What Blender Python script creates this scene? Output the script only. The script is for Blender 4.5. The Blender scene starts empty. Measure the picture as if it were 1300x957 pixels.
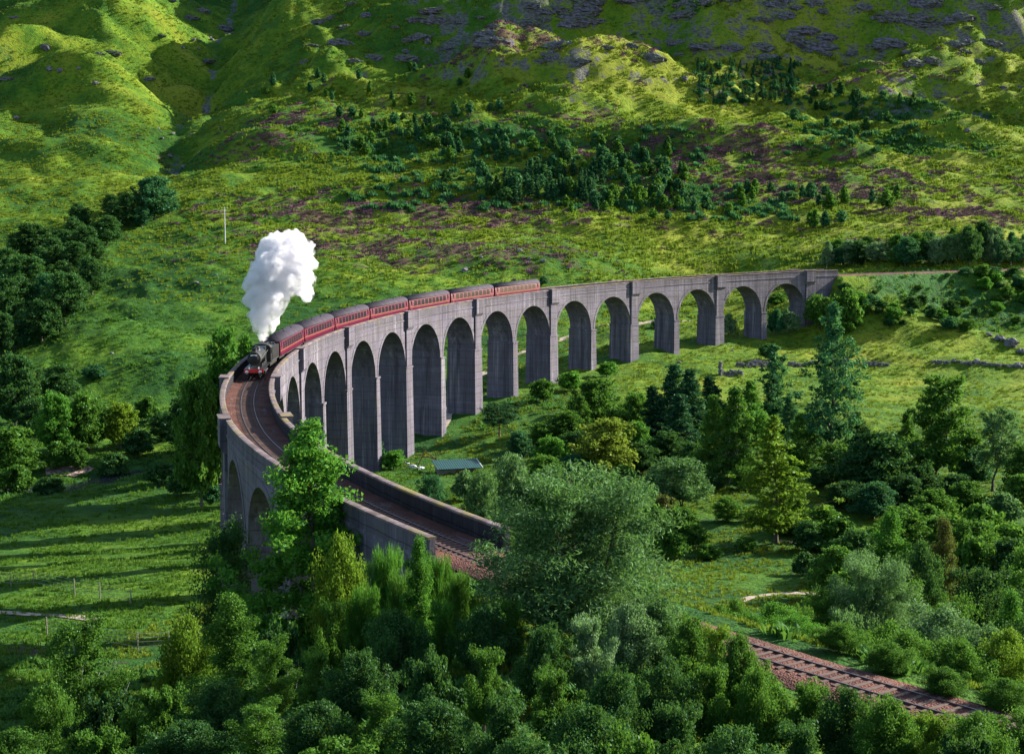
import bpy, math, random
import numpy as np
R_ = math.radians
scene = bpy.context.scene
COL = scene.collection

# ------------------------------------------------------------------ camera, sky, sun, exposure
CAM_Z, PITCH, FPX = 48.2, 0.10974, 1941.66
cam_d = bpy.data.cameras.new('camera'); cam = bpy.data.objects.new('camera', cam_d); COL.objects.link(cam)
cam.location = (0, 0, CAM_Z); cam.rotation_euler = (math.pi / 2 - PITCH, 0, 0)
cam_d.sensor_width = 36; cam_d.lens = 36 * FPX / 1300; cam_d.clip_start = 0.5; cam_d.clip_end = 8000
scene.camera = cam
SUN_AZ, SUN_EL = R_(25), R_(26)          # azimuth measured from +X (right of view) towards +Y (away)
sdir = np.array([math.cos(SUN_EL) * math.cos(SUN_AZ), math.cos(SUN_EL) * math.sin(SUN_AZ), math.sin(SUN_EL)])
sun_d = bpy.data.lights.new('sun', 'SUN'); sun = bpy.data.objects.new('sun', sun_d); COL.objects.link(sun)
sun_d.energy = 5.0; sun_d.angle = R_(0.5); sun_d.color = (1.0, 0.93, 0.80)
from mathutils import Vector
sun.rotation_euler = Vector(tuple(-sdir)).to_track_quat('-Z', 'Y').to_euler()
sun.location = (300, 100, 300)
world = bpy.data.worlds.new('World'); scene.world = world; world.use_nodes = True
wn = world.node_tree; wn.nodes.clear()
sky = wn.nodes.new('ShaderNodeTexSky'); sky.sky_type = 'NISHITA'; sky.sun_disc = False
sky.sun_elevation = SUN_EL; sky.sun_rotation = math.pi / 2 - SUN_AZ
wb = wn.nodes.new('ShaderNodeBackground'); wb.inputs[1].default_value = 0.088
wo = wn.nodes.new('ShaderNodeOutputWorld')
wn.links.new(sky.outputs[0], wb.inputs[0]); wn.links.new(wb.outputs[0], wo.inputs[0])
vs = scene.view_settings
vs.view_transform = 'Standard'; vs.look = 'None'; vs.gamma = 1; vs.use_curve_mapping = False; vs.exposure = 1.7
cy = scene.cycles
cy.max_bounces = 16; cy.diffuse_bounces = 3; cy.glossy_bounces = 2; cy.transmission_bounces = 4
cy.volume_bounces = 12; cy.transparent_max_bounces = 8; cy.use_denoising = True
rng = np.random.default_rng(7)
random.seed(7)

# ------------------------------------------------------------------ small helpers
def sstep(a, b, x):
    t = np.clip((x - a) / (b - a), 0, 1); return t * t * (3 - 2 * t)

def at(u, v, d):
    """point at ground distance d seen at photo bearing (u, v)"""
    k = (u - 650) / FPX; m = (478.5 - v) / FPX
    c, s = math.cos(PITCH), math.sin(PITCH)
    y = c + m * s; z = -s + m * c
    return np.array([k * d / y, d, CAM_Z + z * d / y])

def mesh(name, V, F, mats=(), smooth=False, midx=None):
    me = bpy.data.meshes.new(name)
    V = np.asarray(V, dtype=np.float32)
    if isinstance(F, np.ndarray) and F.ndim == 2:
        n, k = F.shape
        me.vertices.add(len(V)); me.vertices.foreach_set('co', V.ravel())
        me.loops.add(n * k); me.loops.foreach_set('vertex_index', F.astype(np.int32).ravel())
        me.polygons.add(n); me.polygons.foreach_set('loop_start', np.arange(0, n * k, k, dtype=np.int32))
        me.update(calc_edges=True)
    else:
        me.from_pydata([tuple(map(float, v)) for v in V], [], [tuple(int(i) for i in f) for f in F]); me.update()
    for m in mats: me.materials.append(m)
    if smooth: me.polygons.foreach_set('use_smooth', np.ones(len(me.polygons), dtype=bool))
    if midx is not None: me.polygons.foreach_set('material_index', np.asarray(midx, dtype=np.int32))
    return me

def link(name, me, parent=None, loc=(0, 0, 0), rot=(0, 0, 0), scl=(1, 1, 1)):
    o = bpy.data.objects.new(name, me); COL.objects.link(o)
    o.location = [float(a) for a in loc]; o.rotation_euler = [float(a) for a in rot]; o.scale = [float(a) for a in scl]
    if parent is not None: o.parent = parent
    return o

def tag(o, label=None, cat=None, group=None, kind=None):
    if label: o['label'] = label
    if cat: o['category'] = cat
    if group: o['group'] = group
    if kind: o['kind'] = kind
    return o

class MB:
    """collects simple solids into one mesh"""
    def __init__(s): s.V = []; s.F = []; s.M = []
    def add(s, V, F, m=0):
        b = len(s.V); s.V += [tuple(v) for v in V]
        for f in F: s.F.append([i + b for i in f]); s.M.append(m)
        return s
    def box(s, x0, x1, y0, y1, z0, z1, m=0, bev=0.0):
        if bev <= 0:
            V = [(x, y, z) for z in (z0, z1) for y in (y0, y1) for x in (x0, x1)]
            F = [(0, 2, 3, 1), (4, 5, 7, 6), (0, 1, 5, 4), (2, 6, 7, 3), (0, 4, 6, 2), (1, 3, 7, 5)]
            return s.add(V, F, m)
        b = bev; V = []
        for z, i in ((z0, b), (z0 + b, 0), (z1 - b, 0), (z1, b)):
            V += [(x0 + i, y0 + i, z), (x1 - i, y0 + i, z), (x1 - i, y1 - i, z), (x0 + i, y1 - i, z)]
        F = [(3, 2, 1, 0), (12, 13, 14, 15)]
        for k in range(3):
            for j in range(4):
                a = k * 4 + j; c = k * 4 + (j + 1) % 4; F.append((a, c, c + 4, a + 4))
        return s.add(V, F, m)
    def tube(s, p0, p1, r0, r1=None, n=10, m=0, cap=True):
        r1 = r0 if r1 is None else r1
        p0 = np.array(p0, float); p1 = np.array(p1, float); d = p1 - p0; d /= np.linalg.norm(d)
        a = np.cross(d, (0, 0, 1) if abs(d[2]) < .9 else (1, 0, 0)); a /= np.linalg.norm(a); b = np.cross(d, a)
        V = []
        for p, r in ((p0, r0), (p1, r1)):
            for i in range(n):
                t = 2 * math.pi * i / n; V.append(p + r * (math.cos(t) * a + math.sin(t) * b))
        F = [(i, (i + 1) % n, n + (i + 1) % n, n + i) for i in range(n)]
        if cap: F += [tuple(range(n - 1, -1, -1)), tuple(range(n, 2 * n))]
        return s.add(V, F, m)
    def lathe(s, prof, axis='z', c=(0, 0, 0), n=14, m=0):
        V = []
        for r, h in prof:
            for i in range(n):
                t = 2 * math.pi * i / n; a, b = r * math.cos(t), r * math.sin(t)
                V.append((c[0] + a, c[1] + b, c[2] + h) if axis == 'z' else (c[0] + h, c[1] + a, c[2] + b))
        F = []
        for k in range(len(prof) - 1):
            for i in range(n):
                a = k * n + i; b = k * n + (i + 1) % n; F.append((a, b, b + n, a + n))
        F += [tuple(range(n - 1, -1, -1)), tuple(range((len(prof) - 1) * n, len(prof) * n))]
        return s.add(V, F, m)
    def prism(s, poly, y0, y1, m=0):
        """poly of (x, z) extruded along y"""
        n = len(poly); V = [(x, y0, z) for x, z in poly] + [(x, y1, z) for x, z in poly]
        F = [(i, (i + 1) % n, n + (i + 1) % n, n + i) for i in range(n)] + [tuple(range(n - 1, -1, -1)), tuple(range(n, 2 * n))]
        return s.add(V, F, m)
    def me(s, name, mats, smooth=False): return mesh(name, s.V, s.F, mats, smooth, s.M)

# ------------------------------------------------------------------ noise
def _h(ix, iy, seed):
    n = (ix.astype(np.int64) * 374761393 + iy.astype(np.int64) * 668265263 + seed * 1274126177) & 0xFFFFFFFF
    n = ((n ^ (n >> 13)) * 1274126177) & 0xFFFFFFFF
    n = ((n ^ (n >> 15)) * 2246822519) & 0xFFFFFFFF
    return ((n ^ (n >> 16)) & 0xFFFFFF).astype(np.float64) / 0xFFFFFF
def vn(x, y, seed=0):
    """gradient noise, about -1..1"""
    ix = np.floor(x); iy = np.floor(y); fx = x - ix; fy = y - iy
    u = fx ** 3 * (fx * (fx * 6 - 15) + 10); v = fy ** 3 * (fy * (fy * 6 - 15) + 10)
    def g(a, b):
        t = _h(ix + a, iy + b, seed) * 6.2831853
        return np.cos(t) * (fx - a) + np.sin(t) * (fy - b)
    return 1.5 * ((g(0, 0) * (1 - u) + g(1, 0) * u) * (1 - v) + (g(0, 1) * (1 - u) + g(1, 1) * u) * v)
def fbm(x, y, seed=0, octv=4, gain=.5, lac=2.03):
    r = 0; a = 1
    for i in range(octv):
        r = r + a * vn(x + 17.3 * i, y - 9.1 * i, seed + i); a *= gain; x = x * lac; y = y * lac
    return r
def ridged(x, y, seed=0, octv=4):
    r = 0; a = 1
    for i in range(octv):
        r = r + a * (1 - 2 * np.abs(vn(x + 5.3 * i, y + 3.7 * i, seed + i))); a *= .5; x = x * 2.1; y = y * 2.1
    return r

# ------------------------------------------------------------------ railway alignment
RC, OX, OY, PHI0 = 241.0, 206.25, 220.08, R_(121.42)
TX, TY = 0.85337, 0.52131                   # direction of the straight beyond the far end
def ztop(s):
    """top of the parapet along the line"""
    s = np.asarray(s, float)
    return 31.1 - 0.01528 * np.maximum(s, 0) + 0.022 * np.maximum(0, s - 310)
def zrail(s): return ztop(s) - 1.35
def frame(s):
    """position and inward (right-hand) unit normal of the line at s"""
    if s < 0:
        k = (OX + RC * math.cos(PHI0), OY + RC * math.sin(PHI0))
        return (k[0] - s * TX, k[1] - s * TY), (-math.cos(PHI0), -math.sin(PHI0))
    a = PHI0 + s / RC
    return (OX + RC * math.cos(a), OY + RC * math.sin(a)), (-math.cos(a), -math.sin(a))
def tp(s, off, z):
    """off > 0 towards the inside of the bend"""
    p, n = frame(s); return (p[0] + n[0] * off, p[1] + n[1] * off, z)
def track_coords(x, y):
    """s and offset of the nearest point of the line, arrays"""
    dx, dy = x - OX, y - OY
    ph = np.arctan2(dy, dx); s = ((ph - PHI0 + math.pi) % (2 * math.pi) - math.pi) * RC
    off = RC - np.hypot(dx, dy)
    kx, ky = OX + RC * math.cos(PHI0), OY + RC * math.sin(PHI0)
    t = (x - kx) * TX + (y - ky) * TY
    o2 = (x - kx) * (-math.cos(PHI0)) + (y - ky) * (-math.sin(PHI0))
    use = t > 0
    return np.where(use, -t, np.where(s < 0, s + 2 * math.pi * RC * (s < -300), s)), np.where(use, o2, off)

BAY = 34.14; NARCH = 21; SPAN = 14.82; KING = 2.9; PLAIN = 1.6
V_END, V_START = 372.0, -10.5

# ------------------------------------------------------------------ terrain
CP = [  # surveyed points: bearing u, v and distance
 (30,780,150),(100,700,205),(250,655,232),(-40,660,235),(110,612,275),(20,612,280),(220,585,295),(330,600,270),(200,530,330),(200,470,365),
 (120,440,385),(20,500,345),(-80,470,370),(200,420,405),(300,385,430),(200,305,520),(60,320,490),(-60,330,490),(300,300,520),
 (420,340,470),(550,300,530),(700,325,500),(735,440,400),(640,470,385),(575,500,350),(850,405,445),(980,395,455),(850,330,520),
 (1000,325,520),(480,500,345),(915,425,418),(760,462,372),(663,522,322),(525,584,292),(448,600,275),(1050,420,430),
 (1200,395,440),(1250,445,412),(1400,430,420),(1100,480,385),(1250,520,340),(1000,560,300),(1200,600,262),(900,640,233),(950,740,187),
 (1300,700,205),(1200,830,145),(1400,830,145),(750,600,262),(620,620,250),(420,700,205),(285,705,180),
 (150,200,640),(150,130,790),(40,150,750),(50,60,960),(200,40,1000),(200,-60,1200),(20,-60,1200),(310,-20,1450),(262,110,930),(215,190,700),
 (330,150,740),(430,95,840),(430,0,1020),(430,200,640),(560,60,900),(600,150,720),(550,220,610),(650,255,570),(650,0,1000),(800,255,575),(800,185,680),
 (800,110,820),(800,20,960),(1000,255,575),(1000,180,680),(1000,120,790),(1000,55,890),(1000,-20,1030),(1200,300,520),(1200,250,585),
 (1200,150,740),(1200,60,870),(1200,-40,1030),(1400,200,660),(1400,100,820),(1400,0,980),(-120,200,640),(-120,60,950),(-120,-60,1200),
 (650,-120,1300),(1000,-140,1300),(1300,-140,1300),(300,-120,1650),(0,-140,1500),(-200,-140,1500),(1500,-140,1300)]
CPX = [tuple(at(*c)) for c in CP]
CPX += [(0,0,46.4),(0,-40,47),(-60,-40,44),(60,-40,44),(0,22,37.5),(-25,20,36),(25,24,35),(-20,50,26.5),(5,45,29),(30,40,29),(-45,50,22),(-35,75,17),(-70,70,16),(-20,85,17),(0,70,25),
        (-15,105,12),(-30,125,9),(-50,110,11.5),(-8,112,13.5),(20,100,14),(45,100,12),(30,130,7),(60,70,20),(80,40,26),(60,140,4),(-100,130,11),(-140,80,20),(120,80,18)]
for s in (385, 395, 405, 415, 430, 445):
    CPX.append(tp(s, 0, float(zrail(s)) - .5))
for s in (-15, -60, -100, -150, -250):
    CPX.append(tp(s, 0, float(zrail(s)) - .5))
CPX = np.array(CPX)
def _tps_fit(P, lam):
    X = P[:, :2] / 100; n = len(X)
    r2 = ((X[:, None] - X[None]) ** 2).sum(-1); K = np.where(r2 > 0, .5 * r2 * np.log(r2 + 1e-12), 0) + lam * np.eye(n)
    Q = np.c_[np.ones(n), X]; A = np.block([[K, Q], [Q.T, np.zeros((3, 3))]])
    return X, np.linalg.solve(A, np.r_[P[:, 2], np.zeros(3)])
_TX, _TW = _tps_fit(CPX, .02)
# knolls and hollows: bearing u,v, distance, half length, half depth, height, heading
MOUNDS = [(110,420,395,20,9,4.0,.1),(185,432,385,17,10,3.5,-.1),(218,478,362,22,13,4.5,0),(170,395,420,24,10,3.0,.1),(120,452,378,14,8,2.5,0),
 (170,40,1000,70,30,16,.1),(70,75,930,90,22,10,.05),(100,130,800,80,26,9,-.1),(210,150,760,45,30,9,0),(40,195,650,60,20,5,0),
 (420,75,900,120,26,20,.62),(540,95,850,90,34,18,.45),(610,40,950,50,30,16,.2),(690,60,900,40,24,14,.1),(360,190,650,50,18,5,.1),
 (700,85,850,60,22,12,.1),(850,85,850,75,26,16,-.15),(760,140,760,70,18,7,.1),(660,120,790,55,20,9,.25),(620,200,660,60,16,4,.2),
 (1175,55,880,75,34,24,-.1),(1060,35,920,60,26,14,.15),(1270,60,890,50,30,14,-.1),(990,20,980,70,24,18,0),(830,10,990,60,26,18,.1),(720,5,1000,60,20,16,0),
 (1190,195,665,34,10,5,0),(1085,215,635,16,8,4,0),(1110,150,745,60,12,7,-.45),(1200,170,700,50,12,5,-.1),(1110,130,780,26,12,6,0),(1270,190,670,30,10,4,0),
 (700,230,610,60,14,4,.1),(870,195,655,50,12,4,-.1),(500,260,575,60,14,3,.1),(560,285,545,50,14,3,-.1),(900,290,545,60,14,3,0),
 (1200,440,415,30,10,3.5,-.12),(1270,470,395,28,8,2.5,-.15),(660,330,495,50,14,2.5,.1),(480,310,515,40,14,2.5,.1),(930,330,520,50,12,2,0),
 (250,300,520,40,10,3,.05),(340,280,545,40,12,3,0),(80,370,440,40,12,-2,.0)]
MND = []
for u, v, d, a, b, h, t in MOUNDS:
    p = at(u, v, d); MND.append((p[0], p[1], a, b, h, math.cos(t), math.sin(t)))
GUL = [at(320,-30,1420)[:2], at(300,20,1200)[:2], at(285,65,1050)[:2], at(262,115,925)[:2], at(240,150,820)[:2], at(215,190,700)[:2], at(225,225,630)[:2]]
def _seg_dist(x, y, pts):
    d = np.full(np.shape(x), 1e9); tt = np.zeros(np.shape(x))
    for i in range(len(pts) - 1):
        (ax, ay), (bx, by) = pts[i], pts[i + 1]; L2 = (bx - ax) ** 2 + (by - ay) ** 2
        t = np.clip(((x - ax) * (bx - ax) + (y - ay) * (by - ay)) / L2, 0, 1)
        e = np.hypot(x - ax - t * (bx - ax), y - ay - t * (by - ay)); m = e < d
        d = np.where(m, e, d); tt = np.where(m, i + t, tt)
    return d, tt
RIVER = [at(-120,598,285)[:2], at(-30,606,282)[:2], at(70,613,273)[:2], at(115,606,277)[:2], at(165,594,286)[:2], at(230,585,292)[:2], at(300,572,300)[:2], at(370,555,312)[:2], at(440,545,322)[:2]]
def base_h(x, y):
    X = x / 100; Y = y / 100
    z = _TW[-3] + _TW[-2] * X + _TW[-1] * Y
    for (a, b), w in zip(_TX, _TW[:-3]):
        r2 = (X - a) ** 2 + (Y - b) ** 2
        z = z + w * .5 * r2 * np.log(r2 + 1e-12)
    return z
def terrain(x, y):
    x = np.asarray(x, float); y = np.asarray(y, float)
    z = base_h(x, y)
    for mx, my, a, b, h, c, s in MND:
        dx, dy = x - mx, y - my; p = (dx * c + dy * s) / a; q = (-dx * s + dy * c) / b
        z = z + h * (1 + (.9 if mx > -90 else .25) * (my > 560)) * np.exp(-(p * p + q * q) ** 1.25)
    hill = sstep(520, 860, y); far = sstep(640, 900, y)
    wx = x + 22 * fbm(x / 90, y / 90, 91, 2); wy = y + 22 * fbm(x / 90, y / 90, 95, 2)
    z = z + hill * 21.0 * fbm(wx / 175, wy / 115, 3, 4) + far * (3.0 + 4.5 * sstep(-190, -40, x - .12 * (y - 800))) * ridged(wx / 85, wy / 50, 11, 4) + hill * (.9 + 1.4 * sstep(-190, -60, x)) * ridged(wx / 34, wy / 20, 21, 3) + far * (.35 + sstep(.0, .5, vn(x / 90, y / 60, 61))) * (.8 + 1.6 * sstep(-190, -60, x)) * ridged(wx / 20, wy / 13, 25, 3)
    mid = sstep(330, 520, y)
    z = z + mid * 1.9 * fbm(wx / 38, wy / 22, 31, 3) + .55 * fbm(x / 17, y / 12, 41, 2) * sstep(120, 260, y)
    d, t = _seg_dist(x, y, GUL)
    w = 58 * (1 - .11 * t)
    z = z - (42 - 5.6 * t) * np.exp(-(d / w) ** 2) - 4 * np.exp(-(d / 7) ** 2)
    d, t = _seg_dist(x, y, RIVER)
    z = z - 1.8 * np.exp(-(d / 5.5) ** 4)
    # tussocky ground
    am = .10 + .30 * sstep(180, 420, y) + .35 * hill
    sc = 1 + 1.2 * hill
    z = z + am * (1.25 * vn(wx / (6.5 * sc), wy / (4.2 * sc), 50) + .9 * vn(wx / (3.2 * sc), wy / (2.6 * sc), 51) + .4 * vn(x / (1.7 * sc), y / (1.4 * sc), 53))
    # the railway formation where it is on the ground
    s, off = track_coords(x, y)
    ground_run = np.maximum(sstep(V_START + 6, V_START, s), sstep(V_END - 3, V_END + 3, s) * (s < 520))
    k = ground_run * sstep(9.0, 3.9, np.abs(off))
    return z * (1 - k) + k * (zrail(s) - .42)
_GRID = None
def surf(x, y):
    """height of the built ground sheet (bilinear), or of the formula before it exists"""
    x = np.asarray(x, float); y = np.asarray(y, float)
    if _GRID is None: return terrain(x, y)
    gy_, gw, Z, nx = _GRID
    r = np.clip(np.searchsorted(gy_, y) - 1, 0, len(gy_) - 2); f = np.clip((y - gy_[r]) / (gy_[r + 1] - gy_[r]), 0, 1)
    w = gw[r] * (1 - f) + gw[r + 1] * f; c = np.clip((x / w + 1) / 2 * (nx - 1), 0, nx - 1.001); i = c.astype(int); g = c - i
    return (Z[r, i] * (1 - g) + Z[r, i + 1] * g) * (1 - f) + (Z[r + 1, i] * (1 - g) + Z[r + 1, i + 1] * g) * f
def hgt(x, y): return float(surf(np.array([x]), np.array([y]))[0])
_DS = np.concatenate([np.arange(30, 330, 1.0), np.arange(330, 1400, 2.0)])
def cast(u, v):
    """where the sight line at bearing (u, v) meets the ground"""
    P = at(u, v, 1.0); dz = P[2] - CAM_Z; x = P[0] * _DS; z = CAM_Z + dz * _DS
    g = surf(x, _DS); hit = np.nonzero(g >= z)[0]
    i = hit[0] if len(hit) else len(_DS) - 1
    return np.array([x[i], _DS[i], g[i]])

# ------------------------------------------------------------------ materials
class NT:
    def __init__(s, name):
        s.m = bpy.data.materials.new(name); s.m.use_nodes = True; s.t = s.m.node_tree; s.t.nodes.clear()
        s.out = s.n('ShaderNodeOutputMaterial'); s.p = None
    def n(s, typ, **kw):
        nd = s.t.nodes.new(typ)
        for k, v in kw.items(): setattr(nd, k, v)
        return nd
    def lk(s, a, b): s.t.links.new(a, b)
    def put(s, sock, v):
        if hasattr(v, 'is_output') or isinstance(v, bpy.types.NodeSocket): s.lk(v, sock)
        elif isinstance(v, (tuple, list)) and len(v) == 3 and sock.type == 'RGBA': sock.default_value = (*v, 1)
        else: sock.default_value = v
    def coord(s, which='Object'): return s.n('ShaderNodeTexCoord').outputs[which]
    def mapping(s, vec, scale=(1, 1, 1), loc=(0, 0, 0), rot=(0, 0, 0)):
        nd = s.n('ShaderNodeMapping'); s.lk(vec, nd.inputs[0]); nd.inputs['Scale'].default_value = scale
        nd.inputs['Location'].default_value = loc; nd.inputs['Rotation'].default_value = rot; return nd.outputs[0]
    def noise(s, vec, scale, detail=4, rough=.55, dist=0.0):
        nd = s.n('ShaderNodeTexNoise'); s.lk(vec, nd.inputs['Vector']); nd.inputs['Scale'].default_value = scale
        nd.inputs['Detail'].default_value = detail; nd.inputs['Roughness'].default_value = rough; nd.inputs['Distortion'].default_value = dist
        return nd.outputs[0]
    def voro(s, vec, scale, feature='F1'):
        nd = s.n('ShaderNodeTexVoronoi', feature=feature); s.lk(vec, nd.inputs['Vector']); nd.inputs['Scale'].default_value = scale
        return nd.outputs[0]
    def rng(s, v, a, b, c=0., d=1.):
        nd = s.n('ShaderNodeMapRange', interpolation_type='SMOOTHSTEP'); s.put(nd.inputs[0], v)
        for i, q in enumerate((a, b, c, d)): nd.inputs[i + 1].default_value = q
        return nd.outputs[0]
    def math(s, op, a, b=0.):
        nd = s.n('ShaderNodeMath', operation=op); s.put(nd.inputs[0], a); s.put(nd.inputs[1], b); return nd.outputs[0]
    def mix(s, f, a, b, mode='MIX'):
        nd = s.n('ShaderNodeMix', data_type='RGBA', blend_type=mode); s.put(nd.inputs[0], f)
        s.put(nd.inputs[6], a); s.put(nd.inputs[7], b); return nd.outputs[2]
    def ramp(s, f, stops):
        nd = s.n('ShaderNodeValToRGB'); s.put(nd.inputs[0], f); e = nd.color_ramp.elements
        while len(e) < len(stops): e.new(.5)
        for q, (p, c) in zip(e, stops): q.position = p; q.color = (*c, 1)
        return nd.outputs[0]
    def attr(s, name): return s.n('ShaderNodeAttribute', attribute_name=name).outputs['Fac']
    def bump(s, h, strength=.5, dist=.1):
        nd = s.n('ShaderNodeBump'); s.put(nd.inputs['Height'], h); nd.inputs['Strength'].default_value = strength; nd.inputs['Distance'].default_value = dist
        return nd.outputs[0]
    def pbr(s, col, rough=.8, normal=None, metal=0., spec=.3):
        p = s.n('ShaderNodeBsdfPrincipled'); s.put(p.inputs['Base Color'], col); s.put(p.inputs['Roughness'], rough)
        s.put(p.inputs['Metallic'], metal); p.inputs['Specular IOR Level'].default_value = spec
        if normal is not None: s.lk(normal, p.inputs['Normal'])
        s.lk(p.outputs[0], s.out.inputs[0]); s.p = p; return s.m

def flat(name, col, rough=.6, var=.25, metal=0., spec=.4, scale=1.5):
    t = NT(name); c = t.coord(); n = t.noise(c, scale, 5, .6)
    cc = t.mix(t.rng(n, .3, .7), tuple(a * (1 - var) for a in col), tuple(min(1, a * (1 + var * .6)) for a in col))
    return t.pbr(cc, rough, None, metal, spec)

def concrete_mat(name='weathered_concrete', k=1.0, moss_k=.35):
    t = NT(name); c = t.coord()
    big = t.noise(c, .10, 5, .65); med = t.noise(c, .8, 5, .68)
    streak = t.noise(t.mapping(c, (1.1, 1.1, .045)), 1.0, 5, .7); st2 = t.noise(t.mapping(c, (3.4, 3.4, .09), (3, 1, 0)), 1.0, 5, .68); st3 = t.noise(t.mapping(c, (.8, .8, .035), (7, 3, 2)), 1.0, 5, .7)
    sep = t.n('ShaderNodeSeparateXYZ'); t.lk(c, sep.inputs[0])
    zz = t.math('ADD', sep.outputs[2], t.math('MULTIPLY', t.noise(c, .5, 3), .35))
    lift = t.math('FRACT', t.math('MULTIPLY', zz, .66))
    line = t.math('MAXIMUM', t.rng(lift, .0, .07, 1, 0), t.rng(lift, .93, 1., 0, 1))
    lid = t.noise(t.mapping(c, (.10, .10, .7)), 1.0, 2, .6)
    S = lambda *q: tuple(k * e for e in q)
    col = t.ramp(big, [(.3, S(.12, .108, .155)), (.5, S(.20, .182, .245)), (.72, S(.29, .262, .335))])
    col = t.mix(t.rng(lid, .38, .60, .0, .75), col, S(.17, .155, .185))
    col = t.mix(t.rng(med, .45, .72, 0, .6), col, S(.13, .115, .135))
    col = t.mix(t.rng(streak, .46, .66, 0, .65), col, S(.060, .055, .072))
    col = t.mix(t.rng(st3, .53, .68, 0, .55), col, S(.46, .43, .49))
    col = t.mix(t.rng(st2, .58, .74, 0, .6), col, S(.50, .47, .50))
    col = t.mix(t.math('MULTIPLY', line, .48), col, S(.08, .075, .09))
    moss = t.noise(c, .35, 5, .65)
    col = t.mix(t.rng(moss, .58, .75, 0, moss_k), col, (.11, .095, .03))
    h = t.math('ADD', t.math('MULTIPLY', med, .8), t.math('MULTIPLY', line, -.4))
    return t.pbr(col, .92, t.bump(h, .7, .16), 0, .2)
def coping_mat():
    t = NT('mossy_coping'); c = t.coord(); n = t.noise(c, .7, 6, .65); m = t.noise(c, .16, 4, .6)
    col = t.mix(t.rng(n, .35, .7), (.075, .055, .060), (.20, .16, .165)); col = t.mix(t.rng(m, .5, .66, 0, .75), col, (.16, .13, .03))
    return t.pbr(col, .95, t.bump(n, .6, .1), 0, .2)
def ballast_mat():
    t = NT('red_ballast'); c = t.coord(); n = t.noise(c, .35, 4, .6); v = t.voro(c, 9.0); f = t.noise(c, 14, 3, .7)
    col = t.mix(t.rng(n, .35, .65), (.078, .032, .026), (.150, .062, .045)); col = t.mix(t.rng(f, .5, .75, 0, .6), col, (.09, .055, .06))
    return t.pbr(col, .95, t.bump(v, 1.0, .12), 0, .2)
def leaf_mat(name, dark, light, trans=.35, tip=None):
    t = NT(name); g = t.n('ShaderNodeNewGeometry').outputs['Random Per Island']; o = t.n('ShaderNodeObjectInfo').outputs['Random']
    c = t.coord(); n = t.noise(c, .55, 3, .6)
    f = t.math('ADD', t.math('MULTIPLY', g, .45), t.math('MULTIPLY', n, .75)); f = t.math('ADD', f, t.math('MULTIPLY', t.math('SUBTRACT', o, .5), .35))
    col = t.ramp(f, [(.18, dark), (.85, light)] if tip is None else [(.15, dark), (.62, light), (.95, tip)])
    d = t.n('ShaderNodeBsdfDiffuse'); t.lk(col, d.inputs[0])
    tr = t.n('ShaderNodeBsdfTranslucent'); t.lk(t.mix(.5, col, (.10, .20, .02)), tr.inputs[0])
    gl = t.n('ShaderNodeBsdfGlossy'); gl.inputs[1].default_value = .45; gl.inputs[0].default_value = (.6, .7, .7, 1)
    m1 = t.n('ShaderNodeMixShader'); m1.inputs[0].default_value = trans; t.lk(d.outputs[0], m1.inputs[1]); t.lk(tr.outputs[0], m1.inputs[2])
    m2 = t.n('ShaderNodeMixShader'); m2.inputs[0].default_value = .008; t.lk(m1.outputs[0], m2.inputs[1]); t.lk(gl.outputs[0], m2.inputs[2])
    t.lk(m2.outputs[0], t.out.inputs[0]); return t.m
def bark_mat(name, a, b):
    t = NT(name); c = t.coord(); n = t.noise(t.mapping(c, (4, 4, .8)), 1.5, 5, .65)
    return t.pbr(t.mix(t.rng(n, .35, .65), a, b), .95, t.bump(n, .8, .05), 0, .15)
def ground_mat():
    t = NT('hill_grass'); c = t.coord()
    n3 = t.noise(t.mapping(c, (.55, .8, .6)), 1, 5, .68); n4 = t.noise(c, 2.6, 3, .7); n5 = t.noise(t.mapping(c, (.17, .25, .2)), 1, 4, .65)
    dry = t.math('ADD', t.attr('dry'), t.math('MULTIPLY', t.math('SUBTRACT', n5, .5), .7))
    col = t.ramp(dry, [(.12, (.016, .068, .010)), (.40, (.046, .120, .010)), (.62, (.105, .178, .011)), (.9, (.190, .220, .018))])
    col = t.mix(t.rng(n3, .47, .68, 0, .7), col, (.018, .050, .010))
    col = t.mix(t.rng(n4, .55, .75, 0, .45), col, (.030, .050, .007))
    col = t.mix(t.rng(n3, .30, .42, .4, 0), col, (.15, .21, .016))
    br = t.math('ADD', t.attr('bracken'), t.math('MULTIPLY', t.math('SUBTRACT', n5, .5), .5))
    col = t.mix(t.rng(br, .42, .60, 0, .9), col, t.mix(t.rng(n3, .35, .65), (.010, .048, .014), (.034, .125, .030)))
    he = t.math('ADD', t.attr('heather'), t.math('MULTIPLY', t.math('SUBTRACT', t.noise(t.mapping(c, (.2, .3, .2), (5, 3, 1)), 1, 5, .7), .5), 1.0))
    hcol = t.mix(t.rng(n3, .42, .62), (.036, .028, .016), (.092, .056, .042)); hcol = t.mix(t.rng(n4, .56, .66, 0, .8), hcol, (.21, .055, .17))
    col = t.mix(t.rng(he, .48, .66, 0, .85), col, hcol)
    rk = t.math('ADD', t.attr('rock'), t.math('MULTIPLY', t.math('SUBTRACT', n3, .5), .30)); rk = t.math('ADD', rk, t.math('MULTIPLY', t.math('SUBTRACT', n5, .5), 1.0))
    rcol = t.mix(t.rng(t.noise(t.mapping(c, (.5, .5, 1.3)), 1, 5, .7), .35, .65), (.035, .033, .050), (.15, .14, .185))
    col = t.mix(t.rng(rk, .52, .70, 0, .8), col, rcol)
    h = t.math('ADD', t.math('MULTIPLY', n3, 1.0), t.math('MULTIPLY', n4, .35))
    return t.pbr(col, .95, t.bump(h, 1.0, 1.1), 0, .1)

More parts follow.
